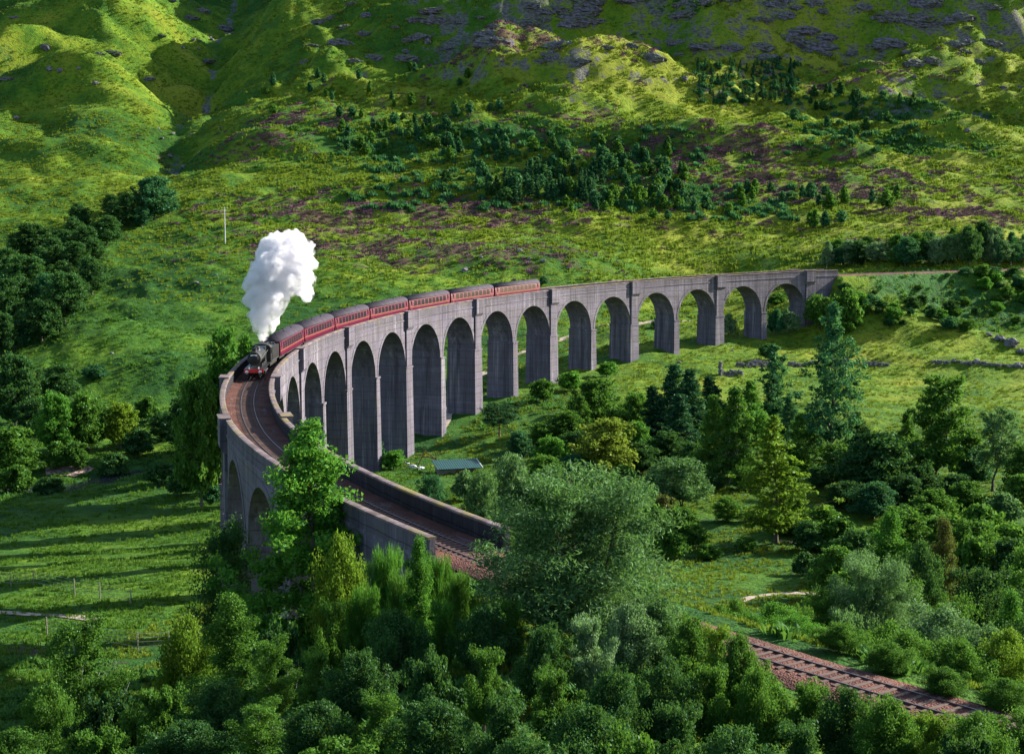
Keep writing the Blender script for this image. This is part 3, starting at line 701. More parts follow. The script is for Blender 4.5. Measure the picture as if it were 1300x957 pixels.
def make_loco(s_front):
    L = 11.4; s = s_front - L / 2 - .2; (x, y), a = heading(s, L)
    r = link('steam_locomotive', None, None, (x, y, float(zrail(s))), (0, 0, a)); tag(r, 'black steam locomotive with red buffer beam hauling maroon coaches over the viaduct', 'locomotive')
    def p(name, b, mats, par=r, smooth=False): return link(name, b.me(name, mats, smooth), par)
    b = MB(); b.lathe([(.86, -2.2), (.86, 2.2), (.84, 2.6), (.80, 3.35)], 'x', (0, 0, 2.75), 24); bo = p('boiler', b, [M['black']], smooth=False)
    b = MB(); b.lathe([(.90, 3.32), (.90, 5.0), (.84, 5.06)], 'x', (0, 0, 2.75), 24); sb = p('smokebox', b, [M['soot']])
    b = MB(); b.lathe([(.70, 5.05), (.68, 5.13), (.45, 5.25), (.1, 5.30)], 'x', (0, 0, 2.75), 20); b.box(5.28, 5.36, -.05, .05, 2.4, 3.1); b.tube((5.3, 0, 2.75), (5.42, 0, 2.75), .06); p('smokebox_door', b, [M['soot']], sb)
    b = MB(); b.box(5.2, 5.24, -.42, .42, 3.15, 3.29); p('number_plate', b, [M['white']], sb)
    b = MB(); b.lathe([(.36, 3.5), (.30, 3.62), (.28, 3.95), (.34, 4.05), (.33, 4.10), (.2, 4.1)], 'z', (4.1, 0, 0), 16); p('chimney', b, [M['soot']])
    b = MB(); b.lathe([(.42, 3.5), (.38, 3.66), (.36, 3.86), (.25, 3.99), (.05, 4.03)], 'z', (.6, 0, 0), 16); p('dome', b, [M['black']])
    b = MB()
    for q in (-2.0, -.9, 1.5, 3.1): b.lathe([(.872, q), (.872, q + .06)], 'x', (0, 0, 2.75), 24)
    p('boiler_band', b, [M['steel']], bo)
    b = MB(); b.prism([(-4.3, 1.4), (-2.2, 1.4), (-2.2, 3.5), (-2.9, 3.68), (-4.3, 3.72)], -.72, .72); p('firebox', b, [M['black']])
    b = MB()
    for sd in (-1, 1):
        y0, y1 = sorted((sd * 1.30, sd * 1.24)); b.box(-5.9, -4.2, y0, y1, 1.4, 2.5); b.box(-4.6, -4.2, y0, y1, 2.5, 3.35); b.box(-5.9, -5.6, y0, y1, 2.5, 3.35); b.box(-5.2, -5.05, y0, y1, 2.5, 3.35); b.box(-5.9, -4.2, y0, y1, 3.2, 3.42)
    b.box(-4.26, -4.2, -1.24, 1.24, 1.4, 3.4); cab = p('cab', b, [M['black']])
    b = MB(); b.prism([(-1.34, 3.40), (-1.1, 3.68), (-.55, 3.88), (0, 3.94), (.55, 3.88), (1.1, 3.68), (1.34, 3.40), (0, 3.36)], 4.15, 6.2)
    V = [(-y, x, z) for x, y, z in b.V]; link('cab_roof', mesh('cab_roof', V, b.F, [M['soot']]), cab)
    b = MB(); b.box(-5.9, 5.4, -1.30, 1.30, 1.36, 1.44); b.box(-5.6, 5.4, -.55, .55, .85, 1.36); p('running_plate', b, [M['black']])
    b = MB(); b.box(5.4, 5.52, -1.28, 1.28, .92, 1.40, 0, .02); bb = p('buffer_beam', b, [M['red']])
    for sd in (-1, 1):
        b = MB(); b.lathe([(.17, 5.5), (.15, 5.75), (.09, 5.78), (.09, 5.95), (.23, 5.97), (.23, 6.03), (.1, 6.06)], 'x', (0, sd * .87, 1.08), 14); p('buffer', b, [M['steel']], bb)
        b = MB(); b.box(5.35, 5.5, sd * .62 - .06, sd * .62 + .06, 1.44, 1.72); p('lamp', b, [M['white']])
        b = MB(); b.tube((3.6, sd * 1.12, .95), (5.0, sd * 1.12, .95), .36, n=16); b.tube((3.4, sd * 1.12, .95), (5.1, sd * 1.12, .95), .2, n=12); p('cylinder', b, [M['black']])
        for q in (-2.9, -.75, 1.4):
            b = MB(); b.lathe([(.80, -.07), (.92, -.07), (.95, -.03), (.92, .06), (.80, .06), (.78, 0), (.2, .02), (.16, .1), (.03, .1)], 'x', (0, 0, 0), 22)
            link('driving_wheel', mesh('driving_wheel', [(v[1], sd * v[0], v[2]) for v in b.V], b.F if sd > 0 else [f[::-1] for f in b.F], [M['soot']]), r, (q, sd * .75, .93))
        for q in (3.3, 5.0):
            b = MB(); b.lathe([(.38, -.06), (.50, -.06), (.50, .05), (.38, .05), (.1, .08)], 'x', (0, 0, 0), 16)
            link('bogie_wheel', mesh('bogie_wheel', [(v[1], sd * v[0], v[2]) for v in b.V], b.F, [M['soot']]), r, (q, sd * .74, .51))
        b = MB(); b.box(-2.9, 1.4, sd * 1.0 - .03, sd * 1.0 + .03, .62, .76); b.box(-.75, 3.6, sd * 1.08 - .03, sd * 1.08 + .03, .72, .84); p('connecting_rod', b, [M['steel']])
    b = MB(); b.tube((-4.0, .95, 3.1), (4.8, .93, 2.75), .025, n=6); b.tube((-4.0, -.95, 3.1), (4.8, -.93, 2.75), .025, n=6); p('handrail', b, [M['steel']])
    # tender
    LT = 7.2; s2 = s - L / 2 - LT / 2 - .55; (x, y), a = heading(s2, LT)
    q = link('tender', None, None, (x, y, float(zrail(s2))), (0, 0, a)); tag(q, 'black coal tender coupled behind the steam locomotive', 'tender')
    b = MB(); b.prism([(-3.5, 1.35), (3.5, 1.35), (3.5, 3.1), (1.2, 3.25), (-3.5, 3.0)], -1.28, 1.28); p('tank', b, [M['black']], q)
    b = MB()
    for i in range(60): c = (random.uniform(-1.8, 2.6), random.uniform(-.95, .95), 3.12 + random.uniform(-.05, .22)); e = random.uniform(.12, .28); b.box(c[0] - e, c[0] + e, c[1] - e, c[1] + e, c[2] - e, c[2] + e * .7, 0, e * .3)
    p('coal', b, [M['coal']], q)
    b = MB(); b.box(-3.6, 3.6, -1.25, 1.25, 1.1, 1.36); b.box(-3.4, 3.4, -.95, -.8, .5, 1.1); b.box(-3.4, 3.4, .8, .95, .5, 1.1); p('tender_frame', b, [M['soot']], q)
    for sd in (-1, 1):
        for w in (-2.2, 0, 2.2): link('wheel', CM['wheel'], q, (w, sd * .75, .52), (0, 0, 0 if sd > 0 else math.pi))
    return r, s2 - LT / 2
FRONT = REAR + 7 * PITCHC + 20.2
loco, _ = make_loco(FRONT)
chim = np.array(tp(FRONT - 1.9, 0, float(zrail(FRONT)) + 4.1))

# ------------------------------------------------------------------ trees and shrubs
def tubes(segs, n):
    """segs: list of polylines [(x,y,z,r),...] -> one tapered tube mesh"""
    V = []; F = []
    for pl in segs:
        P = np.array([p[:3] for p in pl], float); Rr = [p[3] for p in pl]; m = len(P); b = len(V)
        T = np.gradient(P, axis=0); T /= np.linalg.norm(T, axis=1)[:, None] + 1e-9
        for i in range(m):
            a = np.cross(T[i], (0.31, .95, 0) if abs(T[i][2]) > .5 else (0, 0, 1)); a /= np.linalg.norm(a) + 1e-9; c = np.cross(T[i], a)
            for j in range(n):
                t = 2 * math.pi * j / n; V.append(P[i] + Rr[i] * (math.cos(t) * a + math.sin(t) * c))
        for i in range(m - 1):
            for j in range(n):
                p = b + i * n + j; q = b + i * n + (j + 1) % n; F.append((p, q, q + n, p + n))
    return np.array(V), np.array(F, dtype=np.int64)
PROF = {
 'round': lambda t: np.sqrt(np.clip(1 - ((t - .42) / .60) ** 2, 0.02, 1)),
 'dome': lambda t: np.sqrt(np.clip(1 - (t * .97) ** 2, .02, 1)),
 'cone': lambda t: np.clip(1.02 - t, .03, 1) ** .85 * np.clip(.55 + 3 * t, 0, 1),
 'spire': lambda t: np.clip(1.0 - t, .05, 1) ** .7 * np.clip(.7 + 2 * t, 0, 1),
 'egg': lambda t: np.clip(np.sin(math.pi * np.clip(.12 + .88 * t, 0, 1) ** .75), .06, 1),
 'column': lambda t: np.clip(np.sin(math.pi * (.1 + .86 * t)), .1, 1) ** .6,
 'twin': lambda t: np.sqrt(np.clip(1 - ((t - .35) / .68) ** 2, .02, 1)) * (1 - .35 * t)}
def gen_tree(seed, H, R, base, shape, limbs, leaves, L, W, clump, trunk_r, up=.5, droop=.0, stems=1, flat=.75, lean=.0, bias=None, sides=6, gap=.0, skirt=0., jit=(.62, 1.12)):
    g = np.random.default_rng(seed); segs = []; C = []; CW = []
    z0 = base * H
    for st in range(stems):
        az0 = 6.283 * st / max(1, stems) + g.uniform(0, 1); sp = 0 if stems == 1 else R * .35
        k = 7; zz = np.linspace(-.4, H * .93, k); wob = np.cumsum(g.normal(0, .012 * H, (k, 2)), 0); wob[:2] = 0
        px = wob[:, 0] + sp * math.cos(az0) * (zz / H).clip(0) + lean * (zz / H) ** 2 * H; py = wob[:, 1] + sp * math.sin(az0) * (zz / H).clip(0)
        rr = trunk_r * (1 - .93 * (zz / (H * .95)).clip(0, 1) ** .8) / math.sqrt(stems); rr[0] *= 1.5
        segs.append([(px[i], py[i], zz[i], rr[i]) for i in range(k)])
        nl = max(3, limbs // stems)
        for i in range(nl):
            t = (i + g.uniform(.1, .9)) / nl; z = z0 + (H * .96 - z0) * t
            az = i * 2.39996 + g.uniform(-.4, .4) + st
            rad = R * float(PROF[shape](t)) * g.uniform(*jit) * (.75 if stems > 1 else 1)
            if g.random() < gap: rad *= .45
            zs = max(.15 * H * (base > .02), z - rad * up * .9); x0 = np.interp(zs, zz, px); y0 = np.interp(zs, zz, py)
            pl = []; lr = max(.018, trunk_r * .30 * (1 - .6 * t))
            for q in np.linspace(0, 1, 5):
                pl.append((x0 + math.cos(az + .2 * q) * rad * q, y0 + math.sin(az + .2 * q) * rad * q, zs + rad * up * (q ** .8) * .95 - droop * rad * q * q, lr * (1 - .85 * q)))
            segs.append(pl)
            nc = max(2, int(2 + rad / clump * 1.1))
            for j in range(nc):
                q = .30 + .70 * (j + g.uniform(.2, 1)) / nc; q = min(q, 1.02)
                a = np.array([np.interp(q, np.linspace(0, 1, 5), [p[m] for p in pl]) for m in range(3)])
                off = g.normal(0, 1, 3) * rad * .20; off[2] *= .7; c = a + off; C.append(c); CW.append(1.0)
                if g.random() < .6: segs.append([(*a, lr * .35), (*((a + c) / 2 + (0, 0, .05)), lr * .22), (*c, lr * .1)])
            if skirt > 0:
                for j in range(int(skirt)):
                    q = g.uniform(.5, 1); a = np.array([np.interp(q, np.linspace(0, 1, 5), [p[m] for p in pl]) for m in range(3)]); a[2] -= g.uniform(.05, .35) * rad; C.append(a); CW.append(.7)
    C = np.array(C); CW = np.array(CW); C[:, 2] = np.maximum(C[:, 2], .12 * clump + .02 * H)
    idx = g.choice(len(C), leaves, p=CW / CW.sum())
    rs = clump * (.65 + .7 * g.random(len(C)))[idx]
    v = g.normal(0, 1, (leaves, 3)); v /= np.linalg.norm(v, axis=1)[:, None]; rad = g.random(leaves) ** .45
    pos = C[idx] + v * (rad * rs)[:, None] * np.array([1, 1, flat]); pos[:, 2] = np.maximum(pos[:, 2], .05)
    a = g.normal(0, 1, (leaves, 3))
    if bias is not None: a += np.array(bias)
    a /= np.linalg.norm(a, axis=1)[:, None]
    nrm = g.normal(0, .8, (leaves, 3)) + v * .7 + np.array([0, 0, .7]); b = np.cross(nrm, a); b /= np.linalg.norm(b, axis=1)[:, None] + 1e-9
    sz = (.6 + .8 * g.random(leaves))[:, None]
    fold = np.cross(a, b) * (W * .25) * sz
    V = np.stack([pos - a * L / 2 * sz, pos + b * W / 2 * sz + fold, pos + a * L / 2 * sz, pos - b * W / 2 * sz + fold], 1).reshape(-1, 3)
    F = np.arange(leaves * 4).reshape(-1, 4)
    tv, tf = tubes(segs, sides)
    return tv, tf, V, F
KIND = {}
def proto(key, name, mat, bark, part=('trunk', 'crown'), single=False, **kw):
    tv, tf, cv, cf = gen_tree(**kw)
    d = dict(name=name, H=kw['H'], R=kw['R'], part=part, single=single)
    if single:
        V = np.r_[tv, cv]; F = np.r_[tf, cf + len(tv)]
        d['me'] = mesh(name, V, F, [M[bark], M[mat]], False, np.r_[np.zeros(len(tf)), np.ones(len(cf))])
    else:
        d['t'] = mesh(name + '_' + part[0], tv, tf, [M[bark]], True); d['c'] = mesh(name + '_' + part[1], cv, cf, [M[mat]])
    KIND[key] = d
# near
proto('n_bright', 'broadleaf_tree', 'leaf_bright', 'bark', seed=1, jit=(.6, 1.25), H=18, R=6.2, base=.14, shape='spire', limbs=52, leaves=36000, L=.25, W=.17, clump=.75, trunk_r=.26, up=.45, gap=.3)
proto('n_willow', 'willow_tree', 'leaf_willow', 'bark', seed=2, jit=(.4, 1.3), H=11, R=5.2, base=.12, shape='dome', limbs=60, leaves=62000, L=.26, W=.07, clump=1.0, trunk_r=.25, up=.55, stems=3, bias=(0, 0, .4))
proto('n_birch', 'birch_tree', 'leaf_mid', 'birchbark', seed=3, jit=(.4, 1.3), H=11, R=3.0, base=.15, shape='egg', limbs=42, leaves=34000, L=.15, W=.11, clump=.75, trunk_r=.12, up=.8, droop=.25, gap=.15)
proto('n_birch2', 'birch_tree', 'leaf_mid', 'birchbark', seed=13, jit=(.4, 1.3), H=10, R=3.2, base=.12, shape='round', limbs=40, leaves=26000, L=.16, W=.11, clump=.7, trunk_r=.12, up=.9, stems=2, gap=.2)
proto('n_dark', 'alder_tree', 'leaf_dark', 'bark', seed=4, jit=(.4, 1.3), H=12, R=4.2, base=.15, shape='round', limbs=46, leaves=34000, L=.20, W=.15, clump=.95, trunk_r=.2, up=.5)
proto('n_bush', 'bush', 'leaf_mid', 'bark', ('stem', 'foliage'), seed=5, jit=(.4, 1.3), H=5, R=3.2, base=.03, shape='dome', limbs=40, leaves=30000, L=.15, W=.10, clump=.8, trunk_r=.09, up=.7, stems=5)
proto('n_bush2', 'bush', 'leaf_dark', 'bark', ('stem', 'foliage'), seed=6, jit=(.4, 1.3), H=5, R=3.0, base=.03, shape='round', limbs=44, leaves=28000, L=.17, W=.09, clump=.7, trunk_r=.09, up=.9, stems=4, gap=.25)
proto('n_sallow', 'sallow_bush', 'leaf_mid', 'bark', ('stem', 'foliage'), seed=15, jit=(.35, 1.35), H=6, R=2.6, base=.05, shape='egg', limbs=34, leaves=20000, L=.19, W=.08, clump=.55, trunk_r=.08, up=1.6, stems=5, gap=.3, bias=(0, 0, .9))
proto('n_scrub', 'bramble_bush', 'leaf_dark', 'bark', ('stem', 'foliage'), seed=16, jit=(.4, 1.4), H=3, R=3.2, base=.02, shape='dome', limbs=40, leaves=20000, L=.18, W=.13, clump=.5, trunk_r=.06, up=.35, stems=6, gap=.2)
proto('n_broom', 'broom_bush', 'leaf_bright', 'bark', ('stem', 'foliage'), seed=8, H=3.6, R=2.2, base=.02, shape='dome', limbs=36, leaves=20000, L=.34, W=.035, clump=.5, trunk_r=.06, up=1.3, stems=5, bias=(0, 0, 2.2))
# middle distance
proto('m_round', 'broadleaf_tree', 'leaf_mid', 'bark', seed=21, H=12, R=4.8, base=.18, shape='round', limbs=44, leaves=10000, L=.48, W=.34, clump=1.0, trunk_r=.24, up=.5)
proto('m_round2', 'broadleaf_tree', 'leaf_mid', 'bark', seed=22, H=11, R=5.2, base=.15, shape='dome', limbs=48, leaves=10500, L=.48, W=.34, clump=1.05, trunk_r=.26, up=.45)
proto('m_birch', 'birch_tree', 'leaf_mid', 'birchbark', seed=23, H=17, R=4.0, base=.14, shape='egg', limbs=50, leaves=11000, L=.42, W=.26, clump=.85, trunk_r=.2, up=.7, droop=.55, skirt=2)
proto('m_ash', 'ash_tree', 'leaf_teal', 'bark', seed=24, H=28, R=5.4, base=.22, shape='egg', limbs=58, leaves=8200, L=.55, W=.32, clump=.85, trunk_r=.34, up=1.0, gap=.25)
proto('m_poplar', 'poplar_tree', 'leaf_teal', 'bark', seed=25, H=16, R=2.7, base=.12, shape='column', limbs=46, leaves=5200, L=.45, W=.28, clump=.6, trunk_r=.2, up=1.6, gap=.2)
proto('m_spruce', 'larch_tree', 'leaf_lime', 'bark', seed=26, jit=(.45, 1.3), H=19, R=3.6, base=.06, shape='egg', limbs=60, leaves=9000, L=.5, W=.26, clump=.75, trunk_r=.22, up=.12, flat=.4, gap=.1)
proto('m_conifer', 'spruce_tree', 'needle', 'bark', seed=27, jit=(.5, 1.3), H=18, R=4.2, base=.05, shape='spire', limbs=70, leaves=11000, L=.55, W=.26, clump=.8, trunk_r=.24, up=.15, flat=.5, droop=.1)
proto('m_pine', 'scots_pine', 'needle', 'pinebark', seed=28, H=9, R=4.0, base=.42, shape='round', limbs=22, leaves=5200, L=.4, W=.16, clump=.8, trunk_r=.2, up=.35, flat=.45)
proto('m_maple', 'broadleaf_tree', 'leaf_mid', 'bark', seed=29, H=22, R=5.6, base=.10, shape='twin', limbs=62, leaves=13000, L=.6, W=.34, clump=1.0, trunk_r=.34, up=1.1, stems=2, bias=(0, 0, .8))
proto('m_airy', 'birch_tree', 'leaf_willow', 'bark', seed=30, H=17, R=4.2, base=.34, shape='round', limbs=34, leaves=5200, L=.48, W=.3, clump=.9, trunk_r=.22, up=.8, gap=.2)
proto('m_willow', 'willow_bush', 'leaf_willow', 'bark', ('stem', 'foliage'), seed=31, H=8, R=4.6, base=.05, shape='dome', limbs=44, leaves=9500, L=.5, W=.16, clump=.85, trunk_r=.18, up=.6, stems=4)
proto('m_bush', 'bush', 'leaf_mid', 'bark', ('stem', 'foliage'), seed=32, H=4, R=3.0, base=.03, shape='dome', limbs=34, leaves=5200, L=.38, W=.26, clump=.65, trunk_r=.1, up=.6, stems=4)
proto('m_bush2', 'bush', 'leaf_mid', 'bark', ('stem', 'foliage'), seed=33, H=4.5, R=2.6, base=.03, shape='round', limbs=34, leaves=5000, L=.36, W=.2, clump=.6, trunk_r=.1, up=.9, stems=3, gap=.2)
# on the far hillside
for i in range(3):
    proto('f_round%d' % i, 'hillside_birch', 'leaf_teal' if i < 2 else 'leaf_mid', 'birchbark', single=True, seed=41 + i, H=8, R=3.0 - .4 * i, base=.08, shape=('round', 'egg', 'column')[i], limbs=20, leaves=900, L=1.0, W=.7, clump=1.0, trunk_r=.14, up=.6, sides=4)
    proto('f_con%d' % i, 'hillside_conifer', 'needle', 'bark', single=True, seed=51 + i, H=8, R=2.3 - .2 * i, base=.03, shape='cone', limbs=22, leaves=620, L=.85, W=.4, clump=.6, trunk_r=.12, up=.1, flat=.5, sides=4)

TREES = 0
def plant(key, x, y, H, Rr, label, group=None, mat=None, cat=None, rot=None):
    global TREES
    TREES += 1
    K = KIND[key]; z = hgt(x, y) - .12; rot = random.uniform(0, 6.28) if rot is None else rot
    sxy = min(Rr / K['R'], 1.45 * H / K['H']); sc = (sxy, sxy, H / K['H'])
    cat = cat or ('bush' if K['part'][1] == 'foliage' else 'tree')
    if K['single']:
        o = link(K['name'], K['me'], None, (x, y, z), (0, 0, rot), sc)
        if mat: o.material_slots[1].link = 'OBJECT'; o.material_slots[1].material = M[mat]
    else:
        o = link(K['name'], None, None, (x, y, z), (0, 0, rot), sc)
        link(K['part'][0], K['t'], o); c = link(K['part'][1], K['c'], o)
        if mat: c.material_slots[0].link = 'OBJECT'; c.material_slots[0].material = M[mat]
    return tag(o, label, cat, group)
def tree_d(key, u, vt, d, w, label, group=None, mat=None, minh=1.5, maxh=32):
    """crown top at bearing (u, vt), standing at distance d; w = crown width as seen"""
    p = at(u, vt, d); h = p[2] - hgt(p[0], d)
    if h < minh or h > maxh: print('TREE?', key, u, vt, d, 'h=%.1f' % h)
    return plant(key, p[0], d, float(np.clip(h, minh, maxh)), w / 2 * d / FPX, label, group, mat)
def tree_b(key, u, vt, vb, w, label, group=None, mat=None):
    """foot seen at bearing (u, vb)"""
    q = cast(u, vb); p = at(u, vt, q[1]); return plant(key, q[0], q[1], max(1.0, p[2] - q[2]), w / 2 * q[1] / FPX, label, group, mat)

# --- foreground
tree_d('n_bright', 392, 524, 112, 270, 'tall bright green broadleaf tree leaning over the near viaduct parapet', maxh=30)
tree_d('n_willow', 742, 588, 78, 300, 'big rounded silvery green willow hiding part of the near railway track')
tree_d('n_birch', 303, 748, 84, 118, 'leafy birch with fine pale leaves below the first tall tree by the viaduct', mat='leaf_mid')
tree_d('n_birch2', 105, 772, 92, 120, 'open shrubby birch beside the gravel path and wire fence')
tree_d('n_bush', 238, 785, 90, 95, 'rounded yellowish green bush left of the leafy birch', mat='leaf_lime')
tree_d('n_dark', 288, 655, 118, 90, 'dark alder growing against the outer piers of the viaduct')
tree_d('n_bush', 432, 682, 96, 90, 'lime green bush below the tall bright tree', mat='leaf_lime')
tree_d('n_birch', 528, 678, 84, 62, 'slim light green birch beside the end of the outer parapet', mat='leaf_bright')
fg = 'shrubs filling the foreground slope'  # lower shrubs mostly get dark leaves: shade and vignette put into leaf colour
FG = [('n_broom', 490, 690, 92, 70, 'leaf_bright'), ('n_broom', 556, 700, 88, 50, 'leaf_bright'), ('n_broom', 460, 740, 84, 70, 'leaf_bright'), ('n_broom', 582, 722, 82, 46, 'leaf_mid'), ('n_broom', 512, 722, 86, 60, 'leaf_mid'),
      ('n_sallow', 420, 752, 82, 60, 'leaf_mid'), ('n_bush', 500, 775, 74, 110, 'leaf_dark'), ('n_sallow', 560, 752, 76, 60, 'leaf_bright'), ('n_bush2', 612, 770, 74, 90, 'leaf_dark'), ('n_sallow', 648, 752, 75, 64, 'leaf_mid'), ('n_scrub', 360, 790, 82, 90, 'leaf_dark'),
      ('n_bush2', 690, 790, 66, 90, 'leaf_dark'), ('n_sallow', 745, 772, 67, 80, 'leaf_willow'), ('n_bush', 800, 765, 72, 90, 'leaf_willow'), ('n_bush2', 840, 755, 73, 100, 'leaf_willow'), ('n_sallow', 615, 812, 63, 80, 'leaf_mid'), ('n_scrub', 545, 830, 64, 110, 'leaf_dark'),
      ('n_bush2', 880, 780, 68, 90, 'leaf_mid'), ('n_sallow', 912, 782, 64, 70, 'leaf_lime'), ('n_bush2', 938, 802, 62, 80, 'leaf_mid'), ('n_bush', 850, 836, 57, 110, 'leaf_dark'), ('n_sallow', 905, 832, 57, 80, 'leaf_mid'), ('n_bush', 960, 848, 56, 70, 'leaf_mid'),
      ('n_sallow', 700, 838, 58, 90, 'leaf_mid'), ('n_bush2', 775, 845, 55, 120, 'leaf_dark'), ('n_bush2', 455, 825, 68, 100, 'leaf_dark'), ('n_sallow', 400, 815, 72, 70, 'leaf_mid'), ('n_birch2', 345, 800, 76, 80, 'leaf_mid'), ('n_bush2', 275, 862, 70, 100, 'leaf_dark'), ('n_scrub', 205, 872, 76, 110, 'leaf_mid'),
      ('n_bush', 62, 868, 84, 90, 'leaf_mid'), ('n_scrub', 140, 880, 78, 110, 'leaf_dark'), ('n_sallow', 640, 872, 51, 110, 'leaf_dark'), ('n_bush2', 555, 882, 54, 130, 'leaf_dark'), ('n_sallow', 480, 872, 58, 100, 'leaf_mid'), ('n_bush', 405, 890, 58, 120, 'leaf_dark'), ('n_birch2', 330, 880, 62, 110, 'leaf_mid'),
      ('n_bush2', 240, 910, 62, 120, 'leaf_dark'), ('n_sallow', 860, 880, 49, 110, 'leaf_dark'), ('n_bush', 745, 895, 47, 150, 'leaf_dark'), ('n_bush2', 975, 850, 57, 110, 'leaf_mid'), ('n_sallow', 1030, 856, 57, 90, 'leaf_mid'), ('n_bush', 1075, 872, 56, 110, 'leaf_dark'), ('n_bush2', 1130, 884, 54, 110, 'leaf_mid'), ('n_sallow', 1185, 895, 53, 100, 'leaf_lime'), ('n_bush', 1240, 905, 52, 110, 'leaf_mid'), ('n_sallow', 1015, 905, 48, 110, 'leaf_dark'),  ('n_scrub', 1230, 930, 48, 130, 'leaf_dark'), ('n_scrub', 120, 925, 66, 120, 'leaf_mid'), ('n_bush', 20, 925, 70, 110, 'leaf_mid'),
      ('n_bush2', 930, 915, 45, 140, 'leaf_dark'), ('n_bush2', 660, 930, 44, 150, 'leaf_dark'), ('n_scrub', 440, 935, 52, 150, 'leaf_mid'), ('n_scrub', 800, 930, 44, 150, 'leaf_mid')]
HUE = {'leaf_mid': 'mid green', 'leaf_dark': 'dark green', 'leaf_willow': 'grey green', 'leaf_bright': 'bright green', 'leaf_lime': 'lime green', 'leaf_teal': 'blue green', 'leaf_brown': 'russet', None: 'dark'}
FORM = {'n_broom': 'spiky broom bush', 'n_sallow': 'upright sallow bush', 'n_bush': 'rounded bush', 'n_bush2': 'loose ragged bush', 'n_scrub': 'low sprawling bramble', 'n_birch2': 'shrubby many-stemmed birch'}
def where(u, v):
    if v < 730: return 'below the end of the outer parapet'
    if u < 330: return 'on the slope below the leafy birch' if v > 830 else 'beside the leafy birch'
    if u < 600: return 'in the thicket under the tall bright tree' if v < 830 else 'at the foot of the foreground thicket'
    if u < 870: return 'under the big silvery willow' if v < 830 else 'on the slope below the big willow'
    return 'against the near edge of the railway track' if v < 870 else 'on the slope below the railway track'
for a in FG: tree_d(*a[:5], '%s %s %s' % (HUE[a[5]], FORM[a[0]], where(a[1], a[2])), fg, a[5], minh=1.4, maxh=14)
# --- right hand foreground, beyond the track
rg = 'trees on the bank beyond the near track'
for key, u, v, d, w, mat in [('n_bush', 985, 765, 92, 90, 'leaf_bright'), ('n_bush2', 955, 775, 90, 80, 'leaf_bright'), ('n_bush', 1010, 780, 84, 90, 'leaf_bright'), ('n_bush2', 1065, 805, 78, 80, 'leaf_mid'), ('n_bush', 915, 768, 96, 60, 'leaf_mid'), ('n_bush', 1035, 792, 84, 80, 'leaf_bright'), ('n_bush2', 1085, 800, 84, 90, 'leaf_mid'), ('n_bush', 1150, 800, 84, 100, 'leaf_mid'), ('n_bush2', 1215, 810, 84, 100, 'leaf_mid'), ('n_bush', 1280, 800, 86, 100, 'leaf_lime'),
          ('n_bush', 1130, 850, 74, 90, 'leaf_mid'), ('n_bush2', 1200, 865, 70, 110, 'leaf_mid'), ('n_bush', 1280, 870, 68, 110, 'leaf_mid'), ('n_bush', 935, 762, 100, 60, 'leaf_mid'), ('n_bush2', 1250, 905, 62, 120, 'leaf_mid'), ('n_bush', 1320, 900, 62, 120, 'leaf_mid'), ('n_bush', 1180, 915, 60, 110, 'leaf_mid')]:
    tree_d(key, u, v, d, w, '%s %s on the bank %s' % (HUE[mat], FORM[key], 'beside the near track' if v < 810 and u < 1100 else 'below the large dark tree' if u > 1190 else 'under the grey green willow'), rg, mat, 1.6, 14)
tree_d('n_willow', 1110, 698, 122, 150, 'broad grey green willow on the bank beyond the near track', mat='leaf_willow')
tree_d('n_birch', 1122, 645, 150, 95, 'bright green round-topped birch behind the grey green willow', mat='leaf_bright')
tree_d('n_dark', 1255, 715, 118, 120, 'large dark green tree on the lower bank by the willow')
tree_d('n_birch2', 1185, 765, 100, 120, 'pale green shrub birch with bare stems on the bank', mat='leaf_willow')
tree_d('n_birch', 1206, 655, 150, 60, 'russet brown young birch behind the bank trees', mat='leaf_brown')
tree_d('n_dark', 1310, 690, 130, 100, 'mid green tree beyond the large dark bank tree', mat='leaf_mid')
tree_d('n_bush', 1060, 735, 130, 80, 'dark bush at the edge of the small clearing', mat='leaf_dark')
tree_d('n_bush', 1170, 690, 145, 80, 'dark green bush below the russet birch', mat='leaf_dark')
# --- right valley floor
tree_b('m_spruce', 985, 520, 690, 84, 'yellow green layered larch beside the valley clearing')
tree_d('m_ash', 1058, 374, 262, 88, 'very tall open ash with dark trunk in front of the viaduct end')
tree_d('m_poplar', 986, 433, 305, 42, 'slender dark poplar beside the tall ash')
tree_d('m_maple', 1190, 472, 248, 92, 'tall deep green twin-topped broadleaf tree in the valley', mat='leaf_mid')
tree_d('m_airy', 1264, 512, 246, 68, 'airy pale tree with a bare dark trunk in the meadow')
tree_d('m_round', 1112, 545, 240, 96, 'rounded dark tree beside the twin-topped tree', mat='leaf_dark')
tree_d('m_birch', 930, 486, 250, 66, 'large weeping birch in front of the dark spruces', mat='leaf_mid')
tree_d('m_birch', 903, 497, 254, 52, 'smaller weeping birch leaning on the large one', mat='leaf_mid')
tree_d('m_round2', 770, 530, 258, 88, 'yellowing broadleaf tree in the middle of the valley wood', mat='leaf_yellow')
tree_d('m_round', 806, 532, 268, 42, 'small bright green tree behind the yellowing one', mat='leaf_bright')
tree_d('m_willow', 866, 578, 232, 92, 'grey green willow bush below the weeping birches')
tree_d('m_pine', 634, 510, 305, 62, 'flat-topped pine standing near the foot of the piers')
tree_d('m_round', 758, 478, 305, 62, 'mid green tree rising behind the yellowing tree', mat='leaf_mid')
vg = 'trees of the valley wood'
